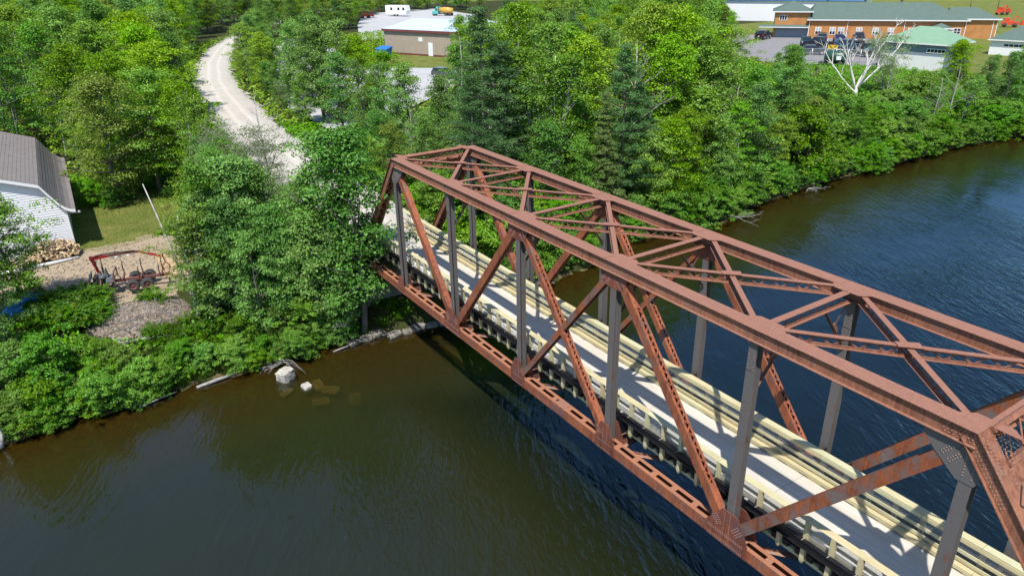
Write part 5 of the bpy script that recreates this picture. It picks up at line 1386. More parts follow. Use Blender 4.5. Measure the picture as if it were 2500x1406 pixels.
# the big bleached dead tree on the right bank
PROTO_W = None
TREES = [
('alder',2.8,-24.5,1.9,1), ('alder',2.1,-22.7,2.2,1), ('alder',2.3,-22.3,1.7,1), ('alder',1.9,-22.4,1.3,1), ('alder',2.4,-20.7,1.8,1), ('alder',1.9,-21.3,2.5,1),
('alder',2.1,-20.7,2.0,1), ('alder',1.8,-19.8,1.6,1), ('alder',0.3,-21.9,3.1,1), ('alder',2.0,-18.8,1.7,1), ('alder',1.5,-19.2,1.7,1), ('alder',2.3,-17.8,2.7,1),
('alder',2.1,-17.5,1.6,1), ('alder',0.3,-20.0,3.6,1), ('alder',1.7,-17.6,2.5,1), ('alder',2.1,-16.9,1.7,1), ('alder',2.4,-16.3,1.4,1), ('alder',1.9,-16.2,2.5,1),
('alder',2.2,-15.3,1.7,1), ('poplar',-3.0,-23.0,6.8,1), ('alder',0.0,-18.2,2.5,1), ('alder',2.1,-14.6,2.1,1), ('poplar',-3.0,-22.2,5.6,1), ('alder',1.7,-14.9,1.7,1),
('alder',0.8,-16.0,2.5,1), ('alder',-4.0,-21.8,1.4,1), ('alder',0.8,-13.6,1.7,1), ('alder',1.3,-12.0,1.7,1), ('alder',2.0,-10.6,1.9,1), ('alder',2.5,-8.9,1.6,1),
('maple',-7.5,-22.6,9.2,1), ('alder',1.7,-8.4,1.7,1), ('alder',2.4,-7.3,1.4,1), ('alder',2.6,-6.4,1.9,1), ('alder',0.6,-9.2,2.3,1), ('alder',2.3,-6.4,1.8,1),
('poplar',0.7,-8.2,8.0,1), ('alder',2.2,-4.9,1.3,1), ('alder',0.7,-7.0,2.3,1), ('poplar',-1.7,-10.3,9.0,1), ('birch',-2.7,-11.4,8.0,1), ('alder',1.8,-4.2,1.8,1),
('poplar',-1.3,-8.7,9.0,1), ('maple',-9.5,-21.2,8.4,1), ('alder',2.3,-3.1,1.8,1), ('poplar',0.6,-5.6,7.4,1), ('poplar',-0.1,-6.5,8.5,1), ('alder',0.8,-4.8,2.6,1),
('poplar',1.2,-3.9,8.8,1), ('poplar',-1.0,-7.0,5.6,1), ('poplar',2.1,-1.7,14.3,1), ('poplar',1.7,-2.3,8.2,1), ('birch',-3.5,-10.0,9.5,1), ('poplar',-2.9,-9.0,10.5,1),
('alder',-0.7,-5.1,3.6,0), ('poplar',0.9,-2.3,13.2,1), ('poplar',0.6,-2.4,10.0,1), ('poplar',-3.0,-7.3,10.5,1), ('alder',-4.3,-8.4,2.6,0), ('poplar',-1.2,-3.4,7.3,1),
('poplar',-3.3,-6.1,9.5,1), ('poplar',-2.2,-4.4,5.7,1), ('poplar',-4.5,-6.0,5.1,1), ('alder',3.1,7.7,2.9,1), ('willow',-5.1,-4.0,5.9,1), ('alder',2.5,7.8,3.3,0),
('willow',-6.3,-4.9,5.5,1), ('alder',1.8,9.6,2.7,1), ('willow',-7.4,-4.1,6.0,1), ('alder',2.4,11.0,2.7,1), ('alder',1.1,9.1,4.3,0), ('alder',-0.1,7.9,3.7,0),
('alder',1.5,12.2,3.7,0), ('alder',1.3,12.8,3.2,1), ('alder',-2.6,7.9,3.8,0), ('alder',-1.9,9.4,4.0,0), ('alder',0.8,14.3,4.0,0), ('willow',-11.6,-4.5,6.0,1),
('alder',1.1,15.2,2.2,1), ('pine',-2.5,10.8,13.0,1), ('alder',0.9,16.1,2.9,1), ('alder',-1.3,13.3,3.5,0), ('alder',0.4,16.3,4.2,0), ('poplar',-14.6,-6.2,8.0,0),
('alder',1.0,18.1,2.4,1), ('alder',-5.1,10.1,3.4,0), ('alder',0.9,19.5,2.3,1), ('alder',-2.0,15.7,3.1,0), ('willow',-14.8,-3.3,6.5,1), ('alder',-3.5,14.5,4.3,0),
('alder',-1.3,18.5,3.6,0), ('poplar',-8.0,9.6,7.6,0), ('pine',-5.5,13.5,17.0,1), ('alder',-0.3,21.4,2.7,1), ('poplar',-18.5,-6.3,8.0,0), ('alder',-1.0,20.7,2.9,0),
('poplar',-2.7,18.3,9.0,1), ('dead',-16.1,-1.7,9.1,1), ('alder',-4.7,17.2,4.0,0), ('alder',-0.8,23.3,2.8,1), ('willow',-18.7,-3.6,7.0,1), ('maple',-13.0,6.4,4.8,1),
('pine',-6.6,16.3,14.0,1), ('poplar',-3.0,22.6,8.0,1), ('birch',-5.7,18.8,11.0,1), ('alder',-2.2,25.0,2.8,1), ('alder',-1.2,26.7,2.2,1), ('maple',-13.0,8.8,5.8,1),
('alder',-5.1,21.4,3.1,0), ('spruce',-3.0,24.7,12.0,1), ('willow',-22.3,-4.5,6.5,1), ('birch',-8.1,18.3,13.0,1), ('alder',-2.0,28.0,2.3,1), ('alder',-1.9,28.6,3.3,0),
('alder',-1.1,30.3,3.6,1), ('birch',-6.8,21.7,13.0,1), ('alder',-0.9,32.1,2.6,1), ('pine',-3.9,27.6,15.0,1), ('maple',-2.6,30.0,8.0,1), ('pine',-3.3,29.0,12.0,1),
('alder',-0.5,33.5,2.0,1), ('birch',-25.8,-5.1,10.0,1), ('alder',-1.0,33.0,4.4,0), ('alder',-0.0,35.1,3.4,1), ('alder',-31.5,-13.0,2.0,1), ('alder',-33.0,-15.2,1.5,1),
('birch',-13.5,14.8,6.7,0), ('maple',-2.2,32.1,9.0,1), ('poplar',-7.5,24.6,9.0,1), ('alder',-6.5,26.3,4.2,0), ('alder',-33.0,-14.0,2.8,1), ('dead',-10.7,20.2,6.9,1),
('poplar',-16.0,12.6,5.4,1), ('maple',-32.7,-12.4,12.0,1), ('alder',-0.7,37.4,2.8,1), ('poplar',-20.0,8.0,4.6,1), ('alder',-33.0,-11.8,1.8,1), ('poplar',-16.0,14.4,9.4,1),
('alder',-0.4,39.0,2.3,1), ('maple',-3.0,35.6,9.0,1), ('alder',-1.5,37.8,3.1,0), ('alder',-31.5,-8.0,1.2,1), ('alder',-0.6,40.2,2.9,1), ('poplar',-20.0,10.4,6.0,1),
('dead',-11.8,23.6,8.1,1), ('dead',-6.1,32.9,7.3,1), ('dead',-19.0,13.2,6.5,1), ('poplar',-1.9,39.7,9.0,1), ('alder',-4.5,35.9,3.6,0), ('poplar',-7.6,31.3,6.6,0),
('alder',-1.1,41.6,2.8,1), ('dead',-14.0,22.0,8.4,1), ('maple',-33.9,-8.2,12.0,1), ('maple',-35.0,-9.8,5.1,1), ('alder',-35.0,-9.8,1.3,1), ('alder',-3.7,38.4,3.4,0),
('maple',-32.7,-6.1,11.0,1), ('dead',-31.7,-4.4,10.0,1), ('maple',-37.0,-12.0,5.7,1), ('alder',-1.6,42.4,4.3,0), ('alder',-35.0,-8.8,1.2,1), ('poplar',-22.0,12.2,7.8,1),
('birch',-13.5,25.7,14.0,1), ('maple',-11.1,29.3,13.0,1), ('dead',-9.0,33.1,13.0,1), ('alder',-3.8,41.2,3.4,0), ('maple',-35.0,-6.2,6.7,1), ('alder',-2.2,44.1,3.5,1),
('maple',-40.0,-13.4,6.9,1), ('maple',-5.0,40.3,5.9,0), ('maple',-37.0,-8.4,8.2,1), ('poplar',-22.0,15.0,9.8,1), ('alder',-2.5,45.0,2.2,1), ('birch',-4.1,43.9,8.7,0),
('alder',-2.5,46.6,2.7,1), ('maple',-8.6,37.8,13.0,1), ('maple',-40.0,-10.4,8.8,1), ('poplar',-28.0,8.0,2.5,1), ('alder',-7.3,40.0,8.2,0), ('dead',-6.6,42.3,9.0,1),
('alder',-3.4,47.3,4.2,0), ('alder',-2.2,49.2,3.5,1), ('poplar',-28.0,10.2,2.1,1), ('alder',-5.7,45.0,3.0,0), ('poplar',-27.3,12.5,9.8,1), ('birch',-15.5,30.7,13.0,1),
('birch',-45.0,-14.4,8.0,1), ('poplar',-4.7,47.6,10.0,1), ('poplar',-10.7,38.5,6.5,0), ('alder',-3.3,50.4,2.3,1), ('alder',-2.5,52.3,2.0,1), ('dead',-6.7,46.2,8.9,1),
('poplar',-24.0,20.0,5.0,1), ('dead',-23.3,21.5,12.0,1), ('alder',-2.5,53.7,2.6,1), ('maple',-4.4,50.9,6.8,0), ('poplar',-8.3,45.3,11.0,1), ('poplar',-24.0,21.4,11.1,1),
('maple',-43.8,-8.9,13.0,1), ('maple',-10.0,44.1,13.0,1), ('maple',-30.0,13.8,5.5,1), ('alder',-2.7,55.7,3.1,1), ('dead',-10.0,44.8,8.0,1), ('maple',-34.0,8.2,1.2,1),
('alder',-6.5,50.6,2.8,0), ('maple',-18.6,32.7,12.1,0), ('alder',-2.9,56.9,2.9,1), ('alder',-3.9,56.0,7.6,0), ('birch',-22.0,28.6,15.0,1), ('poplar',-8.0,50.1,10.0,1),
('maple',-12.4,43.8,15.0,1), ('maple',-14.7,41.1,15.0,1), ('poplar',-55.4,-21.0,14.3,0), ('alder',-3.5,59.3,2.4,1), ('alder',-6.1,55.4,3.2,0), ('alder',-4.9,57.9,3.2,0),
('alder',-3.1,60.9,2.1,1), ('maple',-51.6,-12.4,13.0,1), ('maple',-12.6,47.6,11.6,0), ('alder',-4.4,60.5,2.7,0), ('alder',-3.1,62.5,2.9,1), ('maple',-33.1,16.6,9.8,1),
('maple',-34.0,15.4,6.7,1), ('birch',-54.3,-15.4,10.1,0), ('maple',-5.5,59.6,7.2,0), ('maple',-9.0,54.6,5.6,0), ('birch',-27.0,27.5,12.7,0), ('alder',-3.2,64.0,2.6,1),
('alder',-4.2,62.9,2.7,0), ('poplar',-7.5,58.1,8.0,1), ('alder',-2.6,66.2,3.4,1), ('poplar',-20.5,38.9,12.2,0), ('maple',-48.6,-4.0,13.0,1), ('alder',-2.0,68.0,2.9,1),
('poplar',-38.1,13.5,9.6,1), ('alder',-2.7,69.1,2.2,1), ('poplar',-15.0,50.3,11.2,0), ('alder',-8.3,60.7,3.8,0), ('birch',-13.0,54.2,4.8,1), ('poplar',-4.9,67.0,6.7,0),
('alder',-2.5,70.9,3.1,1), ('alder',-3.4,69.6,3.0,0), ('alder',-6.5,65.0,3.9,0), ('poplar',-8.3,62.7,8.0,1), ('dead',-52.5,-4.7,10.1,1), ('birch',-13.0,56.4,7.5,1),
('alder',-2.7,72.2,3.2,1), ('birch',-21.6,43.5,9.4,0), ('poplar',-60.5,-15.7,14.0,1), ('alder',-6.8,66.7,3.2,0), ('birch',-26.0,37.4,11.3,0), ('birch',-63.7,-19.8,10.6,0),
('alder',-3.6,72.4,4.3,0), ('poplar',-44.4,10.4,1.3,1), ('alder',-2.7,74.4,3.2,1), ('alder',-5.8,69.9,3.0,0), ('poplar',-9.0,65.0,7.0,0), ('poplar',-12.0,60.6,8.0,1),
('alder',-2.8,76.4,3.2,1), ('maple',-11.0,64.0,5.2,1), ('alder',-15.7,57.1,7.6,0), ('maple',-56.5,-5.4,14.0,1), ('poplar',-12.5,62.2,10.0,1), ('alder',-5.9,72.5,4.0,0),
('spruce',-17.3,55.3,14.0,1), ('alder',-3.8,76.2,4.3,0), ('maple',-31.6,33.6,12.7,0), ('poplar',-45.9,11.7,6.4,1), ('poplar',-14.0,60.8,4.7,1), ('maple',-42.5,17.4,10.7,1),
('alder',-3.3,77.7,2.6,1), ('maple',-59.7,-8.6,14.0,1), ('alder',-8.7,70.0,4.1,0), ('alder',-2.5,79.7,3.4,1), ('poplar',-47.4,11.4,5.2,1), ('maple',-28.1,41.9,10.4,0),
('poplar',-45.5,15.2,13.0,1), ('alder',-8.4,72.3,3.0,0), ('alder',-4.4,78.5,3.0,0), ('dead',-18.4,57.2,6.6,1), ('alder',-3.0,81.4,2.8,1), ('poplar',-46.9,14.3,12.2,1),
('maple',-49.5,10.5,1.2,1), ('alder',-12.0,68.0,6.1,0), ('maple',-69.6,-19.6,13.2,0), ('alder',-3.2,82.4,3.5,1), ('alder',-6.0,78.5,4.3,0), ('poplar',-14.0,66.2,9.1,1),
('poplar',-65.5,-12.6,15.0,1), ('dead',-13.4,67.5,8.9,1), ('alder',-6.9,77.5,3.8,0), ('poplar',-58.6,-1.5,12.1,0), ('alder',-3.3,84.1,3.2,1), ('alder',-5.0,81.6,3.3,0),
('alder',-3.7,83.6,4.0,0), ('birch',-27.6,47.1,10.9,0), ('dead',-69.2,-16.5,10.9,1), ('dead',-66.8,-12.6,10.0,1), ('poplar',-16.3,64.9,6.0,0), ('willow',-52.3,10.4,-0.8,1),
('maple',-62.0,-4.5,14.4,0), ('alder',-2.9,86.5,2.3,1), ('alder',-7.1,80.4,3.1,0), ('poplar',-34.2,39.1,11.3,0), ('alder',-2.8,87.8,2.9,1), ('dead',-4.9,84.7,7.6,1),
('maple',-38.7,33.0,12.2,0), ('poplar',-14.0,71.0,3.1,1), ('alder',-4.4,86.0,3.5,0), ('alder',-8.8,79.6,3.0,0), ('poplar',-5.6,85.3,5.7,0), ('alder',-2.5,90.0,2.7,1),
('alder',-6.5,84.3,4.0,0), ('alder',-9.0,81.0,4.0,0), ('alder',-2.7,91.1,2.5,1), ('dead',-4.8,88.4,8.9,1), ('poplar',-68.3,-8.7,15.0,1), ('poplar',-54.8,12.2,5.9,1),
('pine',-33.1,45.5,11.5,0), ('birch',-31.4,48.8,10.2,0), ('alder',-6.8,86.5,4.3,0), ('alder',-5.7,88.3,4.2,0), ('poplar',-63.9,-0.8,14.0,1), ('dead',-38.0,39.0,12.3,1),
('dead',-68.4,-7.7,10.0,1), ('alder',-2.6,93.3,2.1,1), ('alder',-1.8,94.6,2.7,1), ('alder',-9.0,83.8,3.1,0), ('birch',-73.4,-14.4,12.4,0), ('birch',-4.6,91.2,7.0,0),
('alder',-1.3,96.4,2.7,1), ('dead',-30.0,53.3,9.6,1), ('willow',-57.2,11.8,3.8,0), ('dead',-31.6,51.5,9.9,1), ('alder',-6.3,90.3,3.6,0), ('maple',-11.0,83.6,2.8,1),
('alder',-2.1,97.4,3.8,0), ('birch',-30.1,54.7,12.0,0), ('alder',-3.2,96.0,3.5,0), ('alder',-1.9,98.1,2.1,1), ('maple',-26.6,60.2,12.0,0), ('poplar',-78.6,-19.5,13.4,0),
('alder',-9.1,87.3,5.7,0), ('alder',-0.7,100.2,3.5,1), ('alder',-6.0,92.5,3.9,0), ('alder',-5.1,94.0,4.2,0), ('birch',-4.7,95.5,6.5,0), ('poplar',-8.2,90.9,5.8,0),
('maple',-69.9,-3.6,11.8,0), ('alder',-1.2,101.7,2.4,1), ('alder',-2.0,100.8,3.9,0), ('dead',-25.6,64.6,12.4,1), ('maple',-38.1,45.5,11.3,0), ('maple',-22.0,70.8,3.6,1),
('alder',-1.2,102.7,3.5,1), ('alder',-8.1,92.8,4.0,0), ('birch',-75.9,-10.2,13.8,0), ('poplar',-58.0,17.5,13.0,1), ('dead',-43.7,39.7,12.0,1), ('alder',-0.9,105.3,3.1,1),
('alder',-3.9,101.1,2.7,0), ('poplar',-5.5,99.0,8.0,1), ('poplar',-62.2,12.3,1.9,1), ('alder',-1.9,105.0,4.3,0), ('maple',-28.8,64.0,11.0,0), ('maple',-11.0,91.8,3.3,1),
('alder',-0.1,108.5,2.2,1), ('poplar',-4.2,102.5,9.0,1), ('maple',-22.0,75.2,4.1,1), ('birch',-35.3,54.9,11.7,0), ('alder',-7.1,98.4,2.8,0), ('alder',-1.5,107.0,2.7,1),
('birch',-39.9,48.3,10.5,0), ('dead',-74.3,-4.2,12.0,1), ('alder',-6.6,99.8,3.1,0), ('dead',-27.3,68.4,9.5,1), ('alder',-0.2,110.0,3.4,1), ('alder',-5.7,103.2,2.7,0),
('poplar',-48.3,37.9,10.9,0), ('alder',-0.2,112.0,3.5,1), ('poplar',-63.4,16.1,11.3,1), ('alder',-4.1,107.4,5.6,0), ('alder',-0.5,113.0,2.6,1), ('alder',-8.6,100.8,3.9,0),
('alder',0.7,115.2,2.7,1), ('maple',-34.8,60.7,12.5,0), ('poplar',-79.2,-7.2,13.5,0), ('birch',-87.5,-19.5,13.8,0), ('poplar',-63.0,18.0,12.0,1), ('dead',-47.1,42.7,12.1,1),
('poplar',-65.9,13.9,5.9,1), ('maple',-83.6,-13.3,12.5,0), ('maple',-39.8,54.2,10.8,0), ('dead',-86.3,-16.8,10.9,1), ('dead',-34.4,63.0,11.5,1), ('maple',-75.6,0.1,13.5,0),
('alder',0.4,116.9,2.0,1), ('willow',-16.2,91.7,9.0,1), ('alder',-6.8,106.3,3.4,0), ('poplar',-12.0,99.2,3.3,1), ('alder',0.5,118.8,2.2,1), ('dead',-88.3,-17.3,9.5,1),
('maple',-30.2,72.1,9.8,0), ('maple',-11.0,101.8,8.2,1), ('alder',-8.5,105.6,3.3,0), ('poplar',-5.2,110.9,7.1,0), ('alder',1.0,120.4,3.1,1), ('maple',-69.3,12.7,2.4,1),
('poplar',-69.0,13.8,5.5,1), ('poplar',-10.0,105.6,3.3,1), ('alder',-8.5,107.9,3.1,0), ('alder',0.7,122.3,3.3,1), ('poplar',-24.0,84.8,3.7,1), ('alder',1.3,123.7,2.7,1),
('poplar',-40.2,60.9,9.8,0), ('alder',0.7,125.0,3.0,1), ('maple',-92.6,-17.2,14.1,0), ('poplar',-10.0,110.0,5.2,1), ('alder',1.0,127.3,2.2,1), ('poplar',-34.1,73.6,10.2,0),
('birch',-46.4,55.2,10.4,0), ('birch',-85.7,-4.8,10.2,0), ('poplar',-89.9,-11.1,13.1,0), ('maple',-73.4,14.5,9.3,0), ('poplar',-24.0,90.4,1.9,1), ('maple',-50.7,50.5,12.0,0),
('poplar',-73.0,17.3,7.7,1), ('poplar',-57.6,41.6,11.4,0), ('alder',-6.6,120.6,7.0,0), ('maple',-46.0,60.4,11.3,0), ('alder',-8.7,118.9,4.3,0), ('poplar',-31.0,84.8,5.1,1),
('poplar',-54.6,49.0,12.4,0), ('poplar',-10.0,117.8,5.2,1), ('poplar',-77.4,15.5,8.5,1), ('dead',-89.3,-2.1,11.8,1), ('birch',-40.4,73.2,12.2,0), ('poplar',-37.9,77.1,13.0,0),
('poplar',-52.2,55.5,12.0,0), ('maple',-42.9,70.4,12.4,0), ('poplar',-20.0,105.6,2.0,1), ('maple',-16.0,112.0,6.6,1), ('maple',-97.3,-12.3,10.9,0), ('poplar',-31.0,89.4,5.9,1),
('dead',-45.1,68.8,9.8,1), ('dead',-49.2,62.8,11.1,1), ('maple',-46.8,66.9,9.5,0), ('dead',-89.4,1.9,10.0,1), ('maple',-81.1,15.0,4.3,1), ('poplar',-56.0,53.8,12.1,0),
('maple',-89.8,2.4,13.0,0), ('poplar',-51.2,62.4,10.4,0), ('birch',-59.7,50.0,11.9,0), ('dead',-55.4,56.7,11.4,1), ('poplar',-82.3,15.7,6.2,1), ('dead',-47.6,69.1,11.2,1),
('poplar',-93.2,-0.8,15.0,1), ('maple',-96.8,-5.5,12.4,0), ('maple',-106.9,-18.8,11.9,0), ('poplar',-20.0,114.6,1.2,1), ('dead',-55.7,60.0,10.7,1), ('poplar',-86.0,15.5,2.4,1),
('maple',-48.9,73.1,12.7,0), ('birch',-45.1,79.0,10.8,0), ('birch',-54.1,65.4,9.4,0), ('maple',-88.6,16.1,9.6,1), ('poplar',-88.3,18.7,7.9,0), ('poplar',-55.1,71.6,10.1,0),
('pine',-66.1,55.6,12.8,0), ('poplar',-114.5,-18.5,14.4,0), ('pine',-61.1,66.1,11.2,0), ('maple',-91.1,20.2,7.5,0), ('poplar',-112.8,-12.8,14.0,0), ('maple',-46.8,88.6,11.4,0),
('maple',-67.8,58.2,12.4,0), ('maple',-95.6,16.8,4.9,1), ('maple',-119.1,-19.1,12.9,0), ('poplar',-50.2,86.7,9.5,0), ('birch',-56.5,79.3,12.6,0), ('maple',-62.9,71.1,9.9,0),
('poplar',-67.6,65.9,10.1,0), ('poplar',-120.5,-13.6,12.1,0), ('maple',-72.2,61.6,11.4,0), ('maple',-62.6,77.2,11.3,0), ('poplar',-99.0,22.6,7.6,0), ('maple',-112.4,2.5,11.3,0),
('birch',-54.2,92.5,12.0,0), ('birch',-68.5,71.7,12.5,0), ('maple',-119.8,-6.7,12.6,0), ('maple',-57.1,89.5,8.6,0), ('poplar',-102.8,19.5,7.6,1), ('poplar',-24.0,141.4,1.2,1),
('birch',-74.0,65.0,10.8,0), ('poplar',-67.4,77.0,9.0,0), ('pine',-63.8,83.2,8.9,0), ('maple',-119.0,-1.0,11.9,0), ('poplar',-126.3,-12.1,12.3,0), ('poplar',-54.0,99.1,9.4,0),
('maple',-131.3,-18.4,13.0,0), ('birch',-72.1,73.1,9.8,0), ('poplar',-104.6,23.4,8.5,0), ('poplar',-106.1,21.4,10.3,0), ('birch',-62.2,89.6,12.9,0), ('maple',-61.4,92.8,12.8,0),
('poplar',-72.3,77.6,10.5,0), ('poplar',-119.1,6.1,11.9,0), ('poplar',-68.5,83.7,9.5,0), ('maple',-124.2,-1.5,10.4,0), ('maple',-76.5,71.7,12.4,0), ('maple',-78.9,68.1,10.1,0),
('poplar',-109.6,22.4,9.1,0), ('birch',-133.9,-14.1,13.4,0), ('maple',-128.7,-5.2,10.8,0), ('maple',-138.9,-20.3,14.0,0), ('poplar',-73.0,80.9,10.4,0), ('maple',-67.9,90.6,11.7,0),
('poplar',-60.4,104.3,11.2,0), ('maple',-114.3,23.1,9.0,0), ('birch',-74.0,87.2,11.8,0), ('maple',-84.4,71.3,9.6,0), ('poplar',-114.5,25.4,10.8,0), ('poplar',-125.6,8.8,13.5,0),
('birch',-142.3,-15.2,12.1,0), ('poplar',-66.5,101.5,9.3,0), ('poplar',-134.1,0.4,11.6,0), ('poplar',-70.9,97.8,12.4,0), ('birch',-74.0,95.5,12.3,0), ('birch',-131.2,8.4,14.3,0),
('poplar',-68.9,104.0,8.7,0), ('poplar',-149.1,-18.5,12.1,0), ('poplar',-82.5,84.0,11.1,0), ('birch',-78.7,90.1,10.2,0), ('maple',-88.6,75.5,11.4,0), ('maple',-81.8,89.0,9.3,0),
('maple',-67.9,110.4,12.1,0), ('maple',-132.2,12.6,13.3,0), ('birch',-77.4,97.6,12.1,0), ('maple',-145.9,-6.7,10.2,0), ('maple',-141.0,2.7,14.1,0), ('birch',-73.0,107.3,12.4,0),
('poplar',-82.9,93.6,11.4,0), ('birch',-89.6,86.9,12.1,0), ('maple',-155.8,-13.8,11.3,0), ('maple',-145.3,2.6,12.1,0), ('maple',-93.6,82.3,10.8,0), ('maple',-160.8,-20.3,12.0,0),
('poplar',-80.3,103.8,11.3,0), ('birch',-87.9,93.2,11.6,0), ('poplar',-131.1,30.1,10.3,0), ('birch',-84.7,101.5,12.9,0), ('maple',-157.0,-7.9,10.1,0), ('poplar',-135.1,29.2,8.8,0),
('maple',-163.0,-13.2,12.5,0), ('maple',-146.0,15.1,11.3,0), ('poplar',-79.8,117.2,9.6,0), ('poplar',-90.4,101.1,11.6,0), ('maple',-150.1,9.7,12.5,0), ('poplar',-157.5,-1.1,13.1,0),
('maple',-160.5,-4.8,13.7,0), ('poplar',-94.8,96.2,12.9,0), ('maple',-169.6,-17.8,13.6,0), ('maple',-88.2,107.0,11.7,0), ('poplar',-83.4,115.7,12.9,0), ('maple',-140.1,32.2,9.6,0),
('poplar',-96.2,100.2,10.1,0), ('poplar',-94.8,103.3,9.6,0), ('birch',-155.8,10.4,12.6,0), ('birch',-90.1,112.2,11.7,0), ('maple',-153.1,16.0,14.0,0), ('poplar',-163.3,1.6,12.3,0),
('birch',-99.7,99.2,10.8,0), ('poplar',-89.0,116.8,10.0,0), ('birch',-104.8,93.1,10.5,0), ('poplar',-169.2,-4.1,13.4,0), ('maple',-160.3,12.9,12.0,0), ('maple',-168.3,0.8,12.1,0),
('poplar',-99.4,107.2,12.5,0), ('maple',-164.6,7.6,14.4,0), ('birch',-107.6,97.6,12.2,0), ('maple',-95.2,120.7,9.7,0), ('poplar',-161.9,20.7,13.0,0), ('poplar',-187.5,-18.0,12.6,0),
('poplar',-108.3,104.8,10.2,0), ('poplar',-183.8,-10.3,13.9,0), ('maple',-175.0,3.7,13.5,0), ('maple',-189.8,-12.5,10.2,0), ('poplar',-180.8,1.3,13.9,0), ('poplar',-167.8,21.8,13.5,0),
('birch',-106.7,116.3,10.8,0), ('poplar',-111.0,111.2,10.6,0), ('poplar',-174.3,17.4,14.3,0), ('poplar',-160.3,40.4,10.8,0), ('pine',-118.8,105.1,12.2,0), ('poplar',-157.1,46.4,12.2,0),
('maple',-107.8,122.1,12.3,0), ('poplar',-191.8,-6.0,13.4,0), ('birch',-112.6,116.6,12.4,0), ('maple',-116.0,111.7,9.2,0), ('poplar',-190.9,-1.1,13.3,0), ('birch',-177.3,19.8,14.4,0),
('maple',-199.5,-11.9,13.8,0), ('poplar',-198.0,-8.0,14.1,0), ('birch',-113.0,122.7,8.7,0), ('maple',-116.1,118.1,11.4,0), ('poplar',-106.3,133.3,13.4,0), ('poplar',-183.8,14.8,11.2,0),
('maple',-121.5,110.9,11.4,0), ('poplar',-168.0,40.9,12.7,0), ('poplar',-160.5,53.9,11.4,0), ('maple',-163.9,49.1,10.1,0), ('poplar',-196.8,-1.1,13.7,0), ('maple',-205.5,-13.8,13.2,0),
('maple',-210.0,-19.4,13.2,0), ('birch',-117.8,124.0,10.5,0), ('maple',-188.5,16.3,12.0,0), ('birch',-124.3,115.1,11.8,0), ('birch',-209.8,-14.6,13.9,0), ('maple',-197.8,7.9,11.3,0),
('maple',-195.4,12.7,11.4,0), ('maple',-116.5,134.4,14.6,0), ('maple',-217.6,-18.6,12.9,0), ('maple',-172.9,52.3,11.9,0), ('maple',-130.4,120.4,10.5,0), ('poplar',-190.8,27.8,13.5,0),
('maple',-116.6,142.0,11.6,0), ('maple',-213.5,-6.0,12.4,0), ('maple',-205.4,9.5,13.9,0), ('poplar',-180.9,47.7,13.5,0), ('poplar',-123.5,135.7,13.6,0), ('poplar',-179.4,55.9,11.2,0),
('maple',-225.9,-13.3,13.7,0), ('poplar',-216.2,2.0,13.9,0), ('maple',-129.7,135.4,13.4,0), ('maple',-209.1,14.3,10.5,0), ('poplar',-188.1,46.8,13.1,0), ('maple',-185.4,52.1,12.0,0),
('birch',-223.1,-4.9,13.0,0), ('maple',-179.8,62.2,11.4,0), ('poplar',-122.8,150.7,12.9,0), ('maple',-205.1,31.2,12.2,0), ('maple',-233.6,-12.3,14.3,0), ('maple',-227.5,-1.2,12.1,0),
('poplar',-185.2,64.1,10.8,0), ('poplar',-140.2,133.8,14.9,0), ('maple',-218.7,13.9,12.7,0), ('maple',-206.4,34.9,14.0,0), ('maple',-234.4,-7.8,11.3,0), ('maple',-226.4,7.0,13.6,0),
('maple',-192.0,60.2,13.9,0), ('poplar',-230.7,1.4,14.4,0), ('poplar',-244.5,-19.2,12.1,0), ('maple',-210.8,33.5,14.1,0), ('birch',-218.4,22.5,14.2,0), ('maple',-222.5,16.9,11.4,0),
('poplar',-188.7,69.7,11.9,0), ('birch',-240.5,-7.2,13.0,0), ('maple',-246.1,-14.0,13.7,0), ('maple',-218.4,30.7,14.4,0), ('poplar',-244.8,-7.8,14.4,0), ('maple',-240.9,-1.6,10.8,0),
('maple',-194.0,70.3,12.4,0), ('maple',-191.3,75.4,12.9,0), ('maple',-227.2,21.1,12.1,0), ('poplar',-254.3,-18.8,11.4,0), ('birch',-219.9,38.6,14.2,0), ('maple',-234.1,21.7,13.0,0),
('poplar',-224.0,37.9,11.1,0), ('maple',-204.2,68.3,13.1,0), ('poplar',-208.9,62.8,12.7,0), ('birch',-239.9,19.8,14.2,0), ('poplar',-202.2,78.8,12.2,0), ('maple',-227.1,40.6,10.6,0),
('birch',-159.8,144.4,13.6,0), ('poplar',-266.8,-17.2,10.9,0), ('poplar',-218.6,61.2,12.7,0), ('poplar',-232.5,41.0,10.3,0), ('maple',-208.5,78.3,10.6,0), ('maple',-260.4,-0.0,11.4,0),
('birch',-273.2,-17.5,11.1,0), ('maple',-208.7,83.6,11.8,0), ('birch',-267.1,2.2,14.2,0), ('poplar',-281.4,-19.0,12.5,0), ('poplar',-238.9,48.2,12.7,0), ('poplar',-273.2,-1.4,11.0,0),
('birch',-244.2,44.3,12.1,0), ('poplar',-220.7,88.5,10.7,0), ('maple',-247.2,48.3,10.4,0), ('maple',-292.5,-19.2,11.8,0), ('maple',-283.8,0.0,14.5,0), ('maple',-225.6,91.3,12.1,0),
('maple',-254.8,51.6,11.0,0), ('poplar',-261.2,50.4,12.0,0), ('poplar',-232.7,96.8,12.8,0), ('maple',-259.7,56.1,13.2,0), ('poplar',-166.1,206.8,14.2,0), ('maple',-265.3,58.7,14.4,0),
('poplar',-166.3,213.3,11.5,0), ('poplar',-267.6,61.9,14.1,0), ('poplar',-271.5,63.7,12.2,0), ('poplar',-323.4,-15.0,12.1,0), ('poplar',-246.8,102.8,11.0,0), ('birch',-175.0,213.6,13.0,0),
